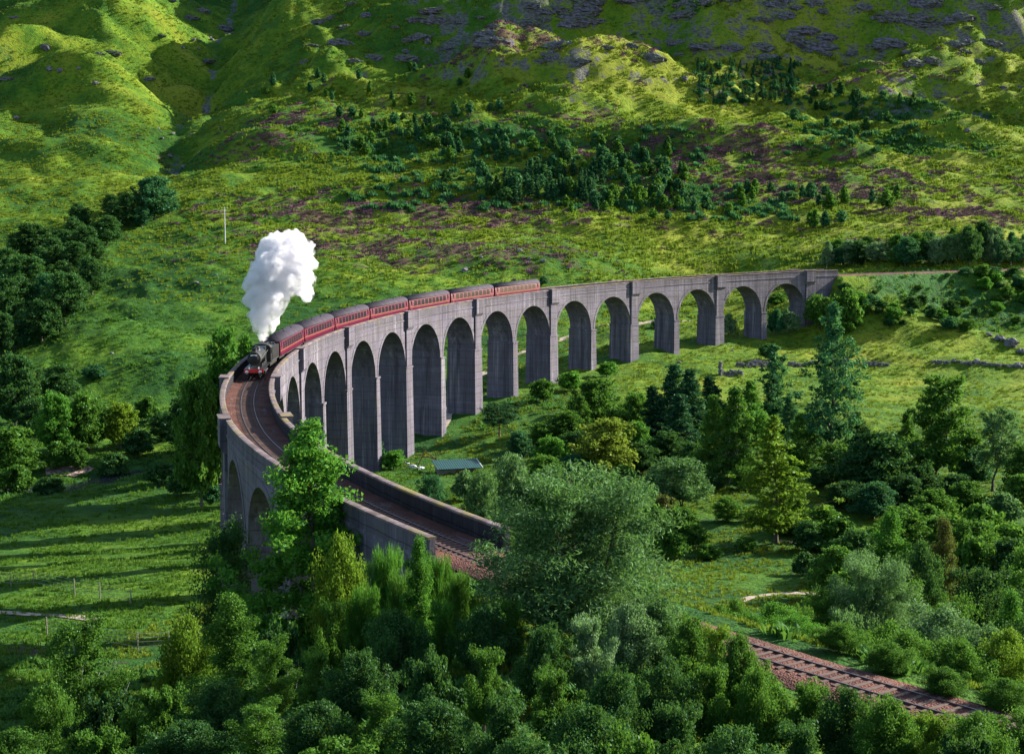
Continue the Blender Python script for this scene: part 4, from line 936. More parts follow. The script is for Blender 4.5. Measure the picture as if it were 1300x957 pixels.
for key, u, v, d, w, mat in [('m_conifer', 852, 458, 292, 66, None), ('m_conifer', 880, 464, 288, 62, None), ('m_conifer', 904, 474, 300, 56, None), ('m_conifer', 832, 486, 285, 56, None), ('m_conifer', 866, 496, 275, 70, None)]:
    tree_d(key, u, v, d, w, 'dark spruce in the clump behind the weeping birches' if v > 466 else ('tallest dark spruce in the clump behind the weeping birches' if v < 460 else 'second tallest dark spruce in the clump behind the birches'), vg)
for key, u, v, d, w, mat in [('m_round', 805, 495, 298, 42, 'leaf_mid'), ('m_round2', 718, 520, 292, 60, 'leaf_mid'), ('m_round', 700, 552, 262, 48, 'leaf_bright'), ('m_round', 945, 505, 300, 50, 'leaf_bright'), ('m_round', 962, 520, 285, 50, 'leaf_bright'), ('m_round2', 1010, 560, 262, 60, 'leaf_mid'),
          ('m_round', 1040, 590, 245, 70, 'leaf_dark'), ('m_round2', 1075, 610, 230, 70, 'leaf_dark'), ('m_birch', 1035, 520, 275, 46, 'leaf_mid'), ('m_round', 1150, 600, 232, 60, 'leaf_dark'), ('m_round2', 1230, 610, 232, 60, 'leaf_mid'), ('m_round', 960, 600, 245, 50, 'leaf_dark'), ('m_round2', 925, 630, 222, 92, 'leaf_mid'),
          ('m_round', 890, 610, 240, 60, 'leaf_mid'), ('m_round', 735, 545, 275, 46, 'leaf_dark'), ('m_round2', 790, 590, 245, 60, 'leaf_mid'), ('m_round', 1300, 560, 240, 50, 'leaf_mid'), ('m_round', 1065, 560, 255, 50, 'leaf_mid'), ('m_birch', 1000, 500, 295, 34, 'leaf_teal')]:
    tree_d(key, u, v, d, w, {'leaf_mid': 'mid green tree in the valley wood', 'leaf_dark': 'dark green tree in the valley wood', 'leaf_bright': 'bright green tree in the valley wood', 'leaf_teal': 'blue green birch in the valley wood'}[mat], vg, mat)
for key, u, v, d, w, mat in [('m_bush', 830, 640, 205, 80, 'leaf_mid'), ('m_bush2', 846, 625, 212, 40, 'leaf_brown'), ('m_willow', 650, 572, 225, 70, 'leaf_willow'), ('m_willow', 612, 596, 218, 60, 'leaf_willow'), ('m_bush', 690, 595, 225, 60, 'leaf_mid'), ('m_willow', 548, 600, 236, 44, 'leaf_teal'), ('m_bush', 590, 596, 240, 40, 'leaf_willow'), ('m_bush2', 700, 560, 262, 40, 'leaf_bright'),
          ('m_bush', 1000, 650, 215, 60, 'leaf_mid'), ('m_bush', 1060, 655, 205, 80, 'leaf_mid'), ('m_bush2', 1120, 665, 200, 70, 'leaf_mid'), ('m_bush', 1250, 640, 205, 80, 'leaf_mid'), ('m_bush2', 1290, 660, 195, 80, 'leaf_mid'), ('m_bush', 1230, 680, 180, 80, 'leaf_mid'), ('m_bush2', 1290, 720, 165, 80, 'leaf_mid'), ('m_bush', 1180, 640, 215, 70, 'leaf_mid'),
          ('m_bush', 900, 690, 200, 70, 'leaf_mid'), ('m_bush2', 950, 680, 205, 60, 'leaf_mid'), ('m_bush', 1020, 700, 192, 40, 'leaf_dark'), ('m_bush2', 880, 660, 208, 50, 'leaf_mid'), ('m_bush', 1050, 700, 185, 60, 'leaf_dark'), ('m_bush2', 1080, 720, 170, 60, 'leaf_mid'), ('m_bush', 1150, 730, 160, 80, 'leaf_mid')]:
    tree_d(key, u, v, d, w, {'leaf_mid': 'mid green bush on the valley floor', 'leaf_dark': 'dark bush on the valley floor', 'leaf_bright': 'bright bush on the valley floor', 'leaf_teal': 'blue green willow bush under the arches', 'leaf_willow': 'grey green willow bush near the piers', 'leaf_brown': 'russet bush beside the grey green willow'}[mat], 'bushes on the valley floor', mat, 1.0)
# dense understorey of the valley wood
for key, u, v, d, w, mat in [('m_round', 690, 575, 248, 50, 'leaf_mid'), ('m_round2', 725, 575, 255, 50, 'leaf_teal'), ('m_bush', 735, 610, 232, 60, 'leaf_mid'), ('m_round', 765, 600, 236, 50, 'leaf_mid'), ('m_round2', 815, 560, 262, 50, 'leaf_dark'), ('m_round', 830, 600, 240, 54, 'leaf_teal'), ('m_bush2', 785, 640, 222, 50, 'leaf_bright'),
          ('m_round', 850, 545, 268, 50, 'leaf_dark'), ('m_round2', 880, 560, 262, 50, 'leaf_dark'), ('m_bush', 800, 670, 205, 60, 'leaf_willow'), ('m_bush', 850, 670, 200, 60, 'leaf_mid'), ('m_round', 945, 590, 245, 50, 'leaf_mid'), ('m_bush2', 965, 640, 222, 50, 'leaf_lime'), ('m_round', 1015, 630, 228, 50, 'leaf_dark'),
          ('m_round2', 1045, 640, 215, 60, 'leaf_mid'), ('m_round', 1085, 570, 245, 60, 'leaf_dark'), ('m_round', 1140, 560, 248, 50, 'leaf_mid'), ('m_round2', 1175, 590, 235, 60, 'leaf_dark'), ('m_round', 1215, 600, 236, 56, 'leaf_dark'), ('m_bush', 1275, 625, 222, 60, 'leaf_willow'), ('m_round2', 1110, 610, 225, 70, 'leaf_teal'), ('m_round', 1295, 600, 232, 60, 'leaf_mid'),
          ('m_bush2', 1200, 650, 208, 70, 'leaf_mid'), ('m_round', 1150, 640, 205, 70, 'leaf_mid'), ('m_round2', 1085, 670, 190, 70, 'leaf_dark'), ('m_round', 1060, 690, 176, 60, 'leaf_mid'), ('m_round2', 1240, 660, 190, 80, 'leaf_mid'), ('m_round', 1290, 680, 178, 80, 'leaf_dark'), ('m_round', 660, 545, 280, 34, 'leaf_teal'), 
          ('m_round2', 690, 535, 290, 44, 'leaf_mid'), ('m_round', 780, 515, 285, 50, 'leaf_mid'), ('m_round', 925, 560, 258, 60, 'leaf_mid'), ('m_round', 1020, 520, 282, 36, 'leaf_mid'), ('m_round2', 1240, 570, 252, 50, 'leaf_teal'), ('m_birch', 735, 500, 298, 50, 'leaf_mid'), ('m_birch', 955, 480, 300, 46, 'leaf_bright'), ('m_round', 1005, 590, 250, 60, 'leaf_mid'), ('m_round2', 905, 600, 246, 70, 'leaf_dark'), ('m_birch', 1085, 520, 268, 50, 'leaf_dark'), ('m_round', 750, 640, 218, 60, 'leaf_willow'), ('m_round2', 790, 620, 232, 70, 'leaf_mid'), ('m_birch', 1150, 520, 262, 44, 'leaf_mid'), ('m_round2', 1030, 660, 205, 60, 'leaf_dark'), ('m_round', 860, 640, 212, 70, 'leaf_mid'), ('m_round', 1225, 540, 256, 50, 'leaf_mid'), ('m_round2', 1190, 620, 222, 70, 'leaf_mid')]:
    tree_d(key, u, v, d, w, '%s %s %s' % (HUE[mat], 'tree' if 'round' in key else 'bush', 'in the understorey by the yellowing tree' if u < 840 else 'in the understorey by the weeping birches' if u < 1000 else 'in the understorey round the tall ash' if u < 1120 else 'in the understorey below the twin-topped tree'), 'understorey of the valley wood', mat, 1.0)
for key, u, v, d, w, mat in [('n_dark', 1040, 745, 122, 70, 'leaf_mid'), ('n_birch2', 1150, 730, 128, 90, 'leaf_mid'), ('n_dark', 1215, 750, 112, 90, 'leaf_mid'), ('n_birch', 1290, 745, 112, 80, 'leaf_bright'), ('n_sallow', 1075, 765, 104, 80, 'leaf_willow'), ('n_bush', 1130, 790, 96, 100, 'leaf_mid'), ('n_birch2', 1250, 790, 96, 90, 'leaf_willow'), ('n_sallow', 1020, 760, 108, 60, 'leaf_mid'), ('n_dark', 1320, 770, 100, 90, 'leaf_dark')]:
    tree_d(key, u, v, d, w, '%s %s in the dense growth %s' % (HUE[mat], {'n_dark': 'round alder', 'n_birch2': 'many-stemmed birch', 'n_birch': 'slim birch', 'n_sallow': 'upright sallow', 'n_bush': 'rounded bush'}[key], 'by the clearing' if u < 1110 else 'round the large dark bank tree'), rg, mat, 1.6, 20)
# beneath the arches and along the meadow
for u, vt, vb, w, mat in [(925, 398, 428, 26, 'leaf_willow'), (957, 402, 425, 14, 'leaf_willow'), (985, 392, 425, 26, 'leaf_teal'), (1005, 396, 424, 30, 'leaf_willow'), (1040, 372, 420, 40, 'leaf_mid'), (1075, 366, 415, 46, 'leaf_mid'), (975, 435, 460, 28, 'leaf_dark'), (725, 470, 498, 40, 'leaf_bright'), (770, 458, 478, 44, 'leaf_bright'),
                          (690, 480, 512, 40, 'leaf_mid'), (740, 500, 530, 44, 'leaf_mid'), (470, 555, 590, 40, 'leaf_teal'), (500, 570, 596, 40, 'leaf_bright'), (690, 350, 362, 14, 'leaf_teal'), (985, 372, 388, 30, 'leaf_mid'), (835, 405, 418, 20, 'leaf_teal'), (640, 452, 470, 20, 'leaf_mid'), (455, 545, 580, 40, 'leaf_teal')]:
    tree_b('m_bush' if w % 4 else 'm_bush2', u, vt, vb, w, {'leaf_willow': 'grey green bush at the foot of the far arches', 'leaf_teal': 'blue green bush growing by the viaduct piers', 'leaf_mid': 'mid green bush growing by the viaduct', 'leaf_dark': 'dark round bush by the ruined wall', 'leaf_bright': 'bright green bush on the sunlit grass by the piers'}[mat], 'bushes along the viaduct foot', mat)
# --- left wood and river bank
lg = 'dark trees of the hillside wood by the stream'
for u, vt, w, h in [(37,281,62,50),(78,290,36,36),(102,257,32,34),(162,243,34,46),(196,222,58,58),(136,273,44,40),(108,285,32,38),(97,305,38,40),(122,302,28,34),(53,312,30,34),(35,322,62,56),(83,330,40,42),(117,325,48,52),(82,342,58,70),(8,314,40,50),(10,352,46,60),(53,378,56,56),(4,394,40,60),(30,350,46,50),(215,242,26,30),(180,262,30,30),(-20,330,50,60),(-25,390,50,70),(20,405,40,40),(66,300,34,40),(148,258,30,36),(140,245,24,28),(95,275,28,34),(60,345,40,50),(100,350,34,44)]:
    tree_b('m_round' if random.random() < .5 else 'm_round2', u, vt, vt + h, w, '%s dark tree %s' % ('large rounded' if w > 50 else 'middling round-headed' if w > 34 else 'small round-headed', 'at the upper end of the hillside wood' if vt < 262 else 'in the middle of the hillside wood' if vt < 330 else 'at the lower end of the hillside wood'), lg, 'leaf_dark' if (u * 7 + w) % 5 else 'leaf_teal')
lb = 'trees and bushes along the river'
for key, u, vt, vb, w, mat in [('m_round', 20, 445, 545, 66, 'leaf_dark'), ('m_round2', 75, 462, 510, 66, 'leaf_dark'), ('m_round', 70, 495, 578, 52, 'leaf_bright'), ('m_round2', 112, 497, 572, 58, 'leaf_mid'), ('m_round', 152, 508, 570, 44, 'leaf_lime'), ('m_bush', 187, 503, 536, 40, 'leaf_mid'), ('m_round', 18, 540, 606, 74, 'leaf_mid'),
          ('m_bush', 75, 560, 598, 42, 'leaf_mid'), ('m_bush2', 100, 558, 598, 38, 'leaf_mid'), ('m_bush', 145, 575, 608, 50, 'leaf_dark'), ('m_bush2', 205, 585, 618, 50, 'leaf_dark'), ('m_bush', 250, 560, 610, 60, 'leaf_dark'), ('m_bush2', 275, 580, 625, 50, 'leaf_dark'), ('m_bush', 230, 600, 628, 44, 'leaf_dark'), ('m_round', 240, 500, 575, 60, 'leaf_dark'),
          ('m_round2', 265, 520, 590, 56, 'leaf_dark'), ('m_bush', 20, 590, 625, 60, 'leaf_mid'), ('m_bush2', -10, 560, 612, 60, 'leaf_mid'), ('m_bush', 60, 605, 628, 50, 'leaf_dark'), ('m_round', 45, 505, 560, 50, 'leaf_dark'), ('m_bush', 120, 462, 482, 44, 'leaf_teal'), ('m_round', 212, 520, 560, 50, 'leaf_dark'), ('m_bush', 175, 545, 580, 50, 'leaf_dark'), ('m_bush2', 270, 615, 640, 40, 'leaf_teal')]:
    tree_b(key, u, vt, vb, w, {'leaf_dark': 'dark green %s by the river', 'leaf_mid': 'mid green %s by the river', 'leaf_bright': 'bright green %s by the river', 'leaf_lime': 'lime green %s by the river', 'leaf_teal': 'blue green %s by the river'}[mat] % ('%s %s' % ('broad' if w > 56 else 'middling' if w > 45 else 'small', 'tree' if 'round' in key else 'bush')) + (' below the viaduct' if u > 195 else ' by the gravel bank' if u > 60 and vt > 540 else ' near the knolls' if u > 60 else ' at the edge of the dark wood'), lb, mat)
tree_d('m_maple', 276, 409, 246, 76, 'tall bright green tree rising beside the locomotive', mat='leaf_bright')
tree_d('m_maple', 309, 419, 252, 60, 'shorter bright green tree behind the steam locomotive', mat='leaf_bright')
tree_d('m_round', 252, 470, 240, 70, 'green tree left of the tall one by the locomotive', mat='leaf_mid')
# --- far hillside
random.seed(21)
def scatter(n, box, keys, hr, label, group, mats=(None,), wr=(.7, 1.1), thresh=None):
    k = 0; tries = 0
    while k < n and tries < n * 8:
        tries += 1
        u = random.uniform(box[0], box[1]); v = random.uniform(box[2], box[3])
        if thresh is not None and float(fbm(np.array([u / 38.]), np.array([v / 22.]), 66, 2)[0]) < thresh: continue
        q = cast(u, v); key = random.choice(keys); h = random.uniform(*hr); K = KIND[key]
        plant(key, q[0], q[1], h, h * K['R'] / K['H'] * random.uniform(*wr), label, group, random.choice(mats)); k += 1
far = ['f_round0', 'f_round1', 'f_round2']; con = ['f_con0', 'f_con1', 'f_con2']
scatter(46, (425, 660, 145, 205), far, (3, 6.5), 'small birch scattered on the heathery hillside', 'birches scattered on the hill', ('leaf_teal', 'leaf_dark', 'leaf_mid'))
scatter(130, (560, 870, 190, 262), far, (3.2, 7), 'birch in the hillside copse above the viaduct', 'birches of the hillside copse', ('leaf_teal', 'leaf_dark', 'leaf_mid', 'leaf_teal'), thresh=-.15)
scatter(36, (700, 1000, 245, 282), far, (3.5, 7), 'birch in the row along the lower hill', 'birches along the lower hill', ('leaf_mid', 'leaf_teal'))
scatter(44, (640, 770, 225, 262), con, (4.5, 8), 'dark conifer among the copse birches', 'conifers of the hillside copse')
scatter(130, (885, 1012, 85, 134), con, (3, 6), 'small conifer in the plantation under the crags', 'conifers of the plantation', ('needle', 'leaf_teal'))
scatter(26, (1000, 1160, 120, 185), far, (3.5, 7), 'small bush-like birch on the high moor', 'birches on the high moor', ('leaf_dark', 'leaf_teal'))
scatter(22, (330, 640, 90, 150), far, (4, 7), 'lone birch under the dark crags', 'birches under the crags', ('leaf_teal', 'leaf_mid'))
scatter(14, (1000, 1140, 240, 300), far, (4, 8), 'birch on the sunny heather slope', 'birches on the sunny slope', ('leaf_mid', 'leaf_teal'))
for u in np.arange(1050, 1316, 8.5):
    uu = u + random.uniform(-4, 4); vb = random.uniform(330, 340)
    tree_b(random.choice(['m_round', 'm_round2', 'm_birch']), uu, vb - random.uniform(24, 46) * (1.15 if uu > 1190 else .9), vb, random.uniform(22, 42), 'round-headed tree in the belt above the railway', 'tree belt above the railway', random.choice(['leaf_dark', 'leaf_teal', 'leaf_mid', 'leaf_willow']))
for i in range(70):
    u = random.uniform(1062, 1315); vb = random.uniform(352, 425); h = random.uniform(9, 20)
    tree_b(random.choice(['m_bush', 'm_bush2']), u, vb - h, vb, h * random.uniform(1.2, 1.9), 'low bush on the bracken bank below the railway', 'bushes on the bank below the railway', random.choice(['leaf_mid', 'leaf_teal', 'leaf_bright', 'leaf_dark']))
print('TREES', TREES)

# ------------------------------------------------------------------ grass, bracken and heather
def clump_mesh(name, mat, n, h, spread, w, seed, arch=.4, dome=False):
    g = np.random.default_rng(seed); V = []; F = []
    for i in range(n):
        a = g.uniform(0, 6.283); r = spread * math.sqrt(g.random()); bx, by = r * math.cos(a), r * math.sin(a)
        hh = h * g.uniform(.55, 1.1) * (math.sqrt(max(.1, 1 - (r / spread) ** 2 * .8)) if dome else 1)
        da = a + g.normal(0, .6); tx, ty = bx + math.cos(da) * hh * arch, by + math.sin(da) * hh * arch
        px, py = -math.sin(da) * w / 2, math.cos(da) * w / 2; b = len(V)
        mx, my = bx * .6 + tx * .4, by * .6 + ty * .4
        V += [(bx - px * .6, by - py * .6, -.1), (bx + px * .6, by + py * .6, -.1), (mx + px, my + py, hh * .65), (mx - px, my - py, hh * .65), (tx, ty, hh)]
        F += [(b, b + 1, b + 2, b + 3), (b + 3, b + 2, b + 4)]
    return mesh(name, V, F, [mat])
M['tuft'] = leaf_mat('grass_blades', (.045, .090, .008), (.170, .205, .016), .4)
M['tuftg'] = leaf_mat('green_grass_blades', (.026, .084, .010), (.075, .155, .014), .4)
M['bracken'] = leaf_mat('bracken_fronds', (.014, .060, .012), (.055, .150, .028), .4)
M['heather'] = leaf_mat('heather_sprigs', (.034, .024, .020), (.090, .046, .055), .1, (.26, .06, .22))
def stuff(name, label, cat, proto_me, pts, scl, seed):
    g = np.random.default_rng(seed)
    pr = link(name.split('_')[0] + '_tuft', proto_me, None, (pts[0][0], pts[0][1], pts[0][2])); tag(pr, label + ', one tuft', cat, kind='stuff')
    me = bpy.data.meshes.new(name); me.vertices.add(len(pts)); me.vertices.foreach_set('co', np.asarray(pts, np.float32).ravel())
    a = me.attributes.new('sc', 'FLOAT', 'POINT'); a.data.foreach_set('value', scl.astype(np.float32))
    a = me.attributes.new('rt', 'FLOAT_VECTOR', 'POINT'); a.data.foreach_set('vector', np.c_[g.normal(0, .12, len(pts)), g.normal(0, .12, len(pts)), g.uniform(0, 6.28, len(pts))].astype(np.float32).ravel())
    o = link(name, me); tag(o, label, cat, kind='stuff')
    ng = bpy.data.node_groups.new(name, 'GeometryNodeTree')
    ng.interface.new_socket('Geometry', in_out='INPUT', socket_type='NodeSocketGeometry'); ng.interface.new_socket('Geometry', in_out='OUTPUT', socket_type='NodeSocketGeometry')
    N = ng.nodes; gi = N.new('NodeGroupInput'); go = N.new('NodeGroupOutput'); ip = N.new('GeometryNodeInstanceOnPoints'); oi = N.new('GeometryNodeObjectInfo')
    oi.inputs['Object'].default_value = pr
    s = N.new('GeometryNodeInputNamedAttribute'); s.data_type = 'FLOAT'; s.inputs[0].default_value = 'sc'
    r = N.new('GeometryNodeInputNamedAttribute'); r.data_type = 'FLOAT_VECTOR'; r.inputs[0].default_value = 'rt'
    e2r = N.new('FunctionNodeEulerToRotation')
    L = ng.links; L.new(gi.outputs[0], ip.inputs['Points']); L.new(oi.outputs['Geometry'], ip.inputs['Instance'])
    L.new(s.outputs[0], ip.inputs['Scale']); L.new(r.outputs[0], e2r.inputs[0]); L.new(e2r.outputs[0], ip.inputs['Rotation']); L.new(ip.outputs[0], go.inputs[0])
    m = o.modifiers.new('scatter', 'NODES'); m.node_group = ng
    return o
def field(n, y0, y1, seed, power=1.0):
    g = np.random.default_rng(seed); t = g.random(n) ** power; y = y0 * (y1 / y0) ** t; x = g.uniform(-1, 1, n) * (14 + .40 * y); return x, y
_gv = np.empty(len(GROUND.data.vertices) * 3, np.float32); GROUND.data.vertices.foreach_get('co', _gv)
def clear_of_line(x, y):
    s, off = track_coords(x, y); dr, _ = _seg_dist(x, y, RIVER)
    return ~((np.abs(off) < 4.2) & (s > -200) & (s < 460)) & (dr > 4)
def cover(x, y): return COVER(x, y)
x, y = field(110000, 60, 640, 1); z = surf(x, y); k = clear_of_line(x, y) & (rng.random(len(x)) < 1 - sstep(450, 640, y)) & (vn(x / 9, y / 6, 71) > -.25)
x, y, z = x[k], y[k], z[k]; right = x + 40 * vn(x / 40, y / 40, 5) > (-22 + .02 * y)
sc_ = (.6 + .8 * rng.random(len(x))) * (.45 + y / 600)
stuff('grass_tussocks', 'yellow green grass tussocks over the sunny meadow and slopes', 'grass', clump_mesh('grass_tuft', M['tuft'], 16, .42, .30, .09, 3), np.c_[x, y, z][right], sc_[right], 1)
stuff('green_grass', 'greener rough grass on the left side of the valley', 'grass', clump_mesh('green_tuft', M['tuftg'], 16, .42, .32, .09, 4), np.c_[x, y, z][~right], sc_[~right], 2)
x, y = field(165000, 420, 1480, 5); z = surf(x, y); k = clear_of_line(x, y) & (rng.random(len(x)) < sstep(410, 620, y) + .04); x, y, z = x[k], y[k], z[k]
h, b_, rk = cover(x, y)
isH = h + .30 * vn(x / 8, y / 5, 81) > .50; isB = (b_ + .35 * vn(x / 12, y / 8, 83) > .48) & ~isH; isG = ~isH & ~isB & (rk < .4) & (vn(x / 14, y / 9, 85) > -.3)
sc_ = (.7 + .8 * rng.random(len(x))) * (.65 + y / 1000) * (.75 + .35 * sstep(-180, -40, x))
stuff('moor_grass', 'coarse moor grass covering the far hillside', 'grass', clump_mesh('moor_tuft', M['tuft'], 14, .55, .55, .16, 6), np.c_[x, y, z][isG], sc_[isG], 3)
stuff('heather_patches', 'brown and purple heather spread over the far hillside', 'heather', clump_mesh('heather_tuft', M['heather'], 26, .45, .75, .16, 7, .25, True), np.c_[x, y, z][isH], sc_[isH], 4)
stuff('bracken_patches', 'blue green bracken beds on the far hillside', 'bracken', clump_mesh('bracken_tuft', M['bracken'], 18, .75, .65, .22, 8, .6, True), np.c_[x, y, z][isB], sc_[isB], 5)
x, y = field(60000, 60, 520, 9); z = surf(x, y); k = clear_of_line(x, y); x, y, z = x[k], y[k], z[k]
h, b_, rk = cover(x, y); k = (b_ + .35 * vn(x / 7, y / 5, 88) > .45) | ((y < 130) & (vn(x / 6, y / 6, 89) > .1))
stuff('bracken_beds', 'bracken and low ferns on the knolls, banks and foreground slope', 'bracken', clump_mesh('fern_tuft', M['bracken'], 18, .75, .65, .2, 9, .6, True), np.c_[x, y, z][k], (.7 + .7 * rng.random(len(x)))[k], 6)

def zone(n, box, seed):
    g = np.random.default_rng(seed); P_ = []
    for i in range(n):
        u, v = g.uniform(box[0], box[1]), g.uniform(box[2], box[3])
        if float(fbm(np.array([u / 38.]), np.array([v / 22.]), 66, 2)[0]) > -.25: P_.append(cast(u, v))
    return P_
P_ = zone(420, (430, 900, 165, 270), 1) + zone(120, (860, 1010, 240, 282), 2) + zone(130, (1000, 1170, 120, 200), 3) + zone(90, (880, 1015, 80, 135), 4)
stuff('hillside_scrub', 'low teal green scrub knitting the hillside copses together', 'scrub', clump_mesh('scrub_tuft', M['leaf_teal'], 90, 2.0, 1.9, .55, 10, .25, True), np.array(P_), .6 + .7 * rng.random(len(P_)), 8)

# ------------------------------------------------------------------ boulders and walls
def rock_mesh(seed, jag=.28):
    g = np.random.default_rng(seed); n, m = 7, 10; V = []; F = []
    for i in range(n + 1):
        t = math.pi * i / n
        for j in range(m):
            p = 2 * math.pi * j / m; r = 1 + g.uniform(-jag, jag) * (0 < i < n); V.append((r * math.sin(t) * math.cos(p), r * .8 * math.sin(t) * math.sin(p), r * .62 * math.cos(t)))
    for i in range(n):
        for j in range(m): a = i * m + j; b = i * m + (j + 1) % m; F.append((a, a + m, b + m, b))
    return mesh('boulder', V, F, [M['rock']])
RK = [rock_mesh(i) for i in range(5)]
def crag_mesh(seed):
    g = np.random.default_rng(seed); n, m = 12, 22; V = []; F = []
    for i in range(n + 1):
        t = math.pi * i / n
        for j in range(m):
            p = 2 * math.pi * j / m; x_, y_, z_ = math.sin(t) * math.cos(p), math.sin(t) * math.sin(p), math.cos(t)
            q = np.array([x_ * 2.3 + seed * 7.1]), np.array([y_ * 2.3 + z_ * 3.1])
            r = 1 + .30 * float(fbm(q[0], q[1], 200 + seed, 3)[0]) + g.uniform(-.07, .07)
            z2 = z_ * r; z2 = .22 * math.floor(z2 / .22) * .6 + z2 * .4
            V.append((x_ * r, y_ * r, z2))
    for i in range(n):
        for j in range(m): a = i * m + j; b = i * m + (j + 1) % m; F.append((a, a + m, b + m, b))
    return mesh('crag', V, F, [M['crag']])
t = NT('lilac_grey_crag'); c = t.coord('Generated'); n = t.noise(c, 9, 6, .7); n2 = t.noise(c, 3.5, 5, .65)
geo = t.n('ShaderNodeNewGeometry'); sp = t.n('ShaderNodeSeparateXYZ'); t.lk(geo.outputs['Normal'], sp.inputs[0])
turf = t.math('ADD', sp.outputs[2], t.math('MULTIPLY', t.math('SUBTRACT', n2, .5), 1.4))
M['crag'] = t.pbr(t.mix(t.rng(turf, .50, .72), t.mix(t.rng(n, .35, .65), (.040, .038, .055), (.165, .155, .20)), (.06, .095, .012)), .95, t.bump(n, .8, .4), 0, .15)
CR = [crag_mesh(i) for i in range(5)]
def crag(u, v, r):
    q = cast(u, v); r = r * q[1] / 950
    o = link('rock_outcrop', random.choice(CR), None, (q[0], q[1] + r * .3, q[2] - r * .15), (random.uniform(-.1, .1), random.uniform(-.1, .1), random.uniform(-.4, .4)), (r * random.uniform(1.5, 2.6), r * 1.0, r * random.uniform(.55, .9)))
    tag(o, 'grey lilac rock outcrop %s' % ('on the high crags above the plantation' if u > 640 else 'on the spur between gully and crags' if u > 320 else 'on the slope left of the gully'), 'rock outcrop', 'rock outcrops of the upper hill')
random.seed(33)
for i in range(85):
    u = random.uniform(600, 1310); v = random.uniform(-4, 85) ; crag(u, v, random.uniform(2.0, 5.5))
for i in range(22): crag(random.uniform(380, 640), random.uniform(5, 95), random.uniform(1.6, 4.2))
for i in range(14): crag(random.uniform(0, 290), random.uniform(0, 110), random.uniform(1.2, 3.2))
for i in range(14): crag(random.uniform(640, 1290), random.uniform(85, 190), random.uniform(.9, 2.2))
def boulder(u, v, px, label, group=None):
    q = cast(u, v); r = px / 2 * q[1] / FPX
    o = link('boulder', random.choice(RK), None, (q[0], q[1], q[2] + r * .15), (random.uniform(-.2, .2), random.uniform(-.2, .2), random.uniform(0, 6)), (r, r, r * random.uniform(.8, 1.2))); tag(o, label, 'boulder', group)
for u, v, p in [(20, 153, 9), (76, 92, 8), (63, 92, 10), (246, 55, 6), (232, 62, 5), (543, 58, 10), (228, 523, 9), (142, 449, 5), (1178, 345, 5), (1228, 170, 8), (1215, 414, 8), (985, 355, 6), (990, 318, 6), (660, 320, 9), (690, 333, 8), (672, 330, 6), (590, 345, 10), (610, 330, 7), (868, 105, 10), (810, 440, 5), (862, 461, 6), (930, 448, 4), (275, 352, 4), (250, 364, 6), (122, 107, 8), (100, 90, 6), (1240, 112, 8), (1160, 105, 8)]:
    boulder(u, v, p, 'pale weathered boulder lying in the grass', 'boulders scattered over the slopes')
for i in range(60):
    t_ = random.random() ** .8; j = int(t_ * (len(GUL) - 2)); f_ = random.random(); P_ = np.array(GUL[j + 1]) * (1 - f_) + np.array(GUL[min(j + 2, len(GUL) - 1)]) * f_ + np.random.default_rng(i).normal(0, 5, 2)
    r = random.uniform(.4, 1.5); o = link('boulder', random.choice(RK), None, (P_[0], P_[1], hgt(*P_) + r * .2), (0, 0, random.uniform(0, 6)), (r, r, r)); tag(o, 'grey boulder in the bed of the stream gully', 'boulder', 'boulders in the stream gully')
def wall(pts, h, w, label):
    pts = [cast(*p)[:2] for p in pts]; P_ = []
    for a, b in zip(pts[:-1], pts[1:]):
        n = max(2, int(np.hypot(*(b - a)) / .55)); P_ += [a + (b - a) * i / n for i in range(n)]
    g = np.random.default_rng(3); root = link('dry_stone_wall', None, None, (*P_[len(P_) // 2], hgt(*P_[len(P_) // 2]))); tag(root, label, 'stone wall')
    V = []; F = []; rv = np.array([v.co[:] for v in RK[1].vertices]); rf = [tuple(p.vertices) for p in RK[1].polygons]
    for p in P_:
        hh = h * (1 + .6 * float(vn(np.array([p[0] / 3]), np.array([p[1] / 3]), 8)[0]))
        z = hgt(*p)
        for q in np.arange(.15, max(.3, hh), .32):
            r = g.uniform(.26, .42); c = np.array([p[0] + g.normal(0, w * .25), p[1] + g.normal(0, w * .25), z + q]); b = len(V); V += list(rv * (r * 1.2, r, r) + c); F += [tuple(i + b for i in f) for f in rf]
    V = np.array(V) - np.array(root.location)
    tag(link('stones', mesh('wall_stones', V, F, [M['rock']]), root), kind='stuff')
wall([(1002, 466), (1050, 465), (1093, 464), (1130, 466)], .9, .7, 'low dark dry stone wall crossing the meadow behind the tall ash')
wall([(1185, 464), (1240, 466), (1300, 468), (1330, 468)], .8, .7, 'low dry stone wall at the meadow edge by the rock outcrop')
wall([(936, 466), (955, 466), (975, 467), (995, 466)], 1.4, .9, 'tumbled stretch of thick stone wall beside the ruin')
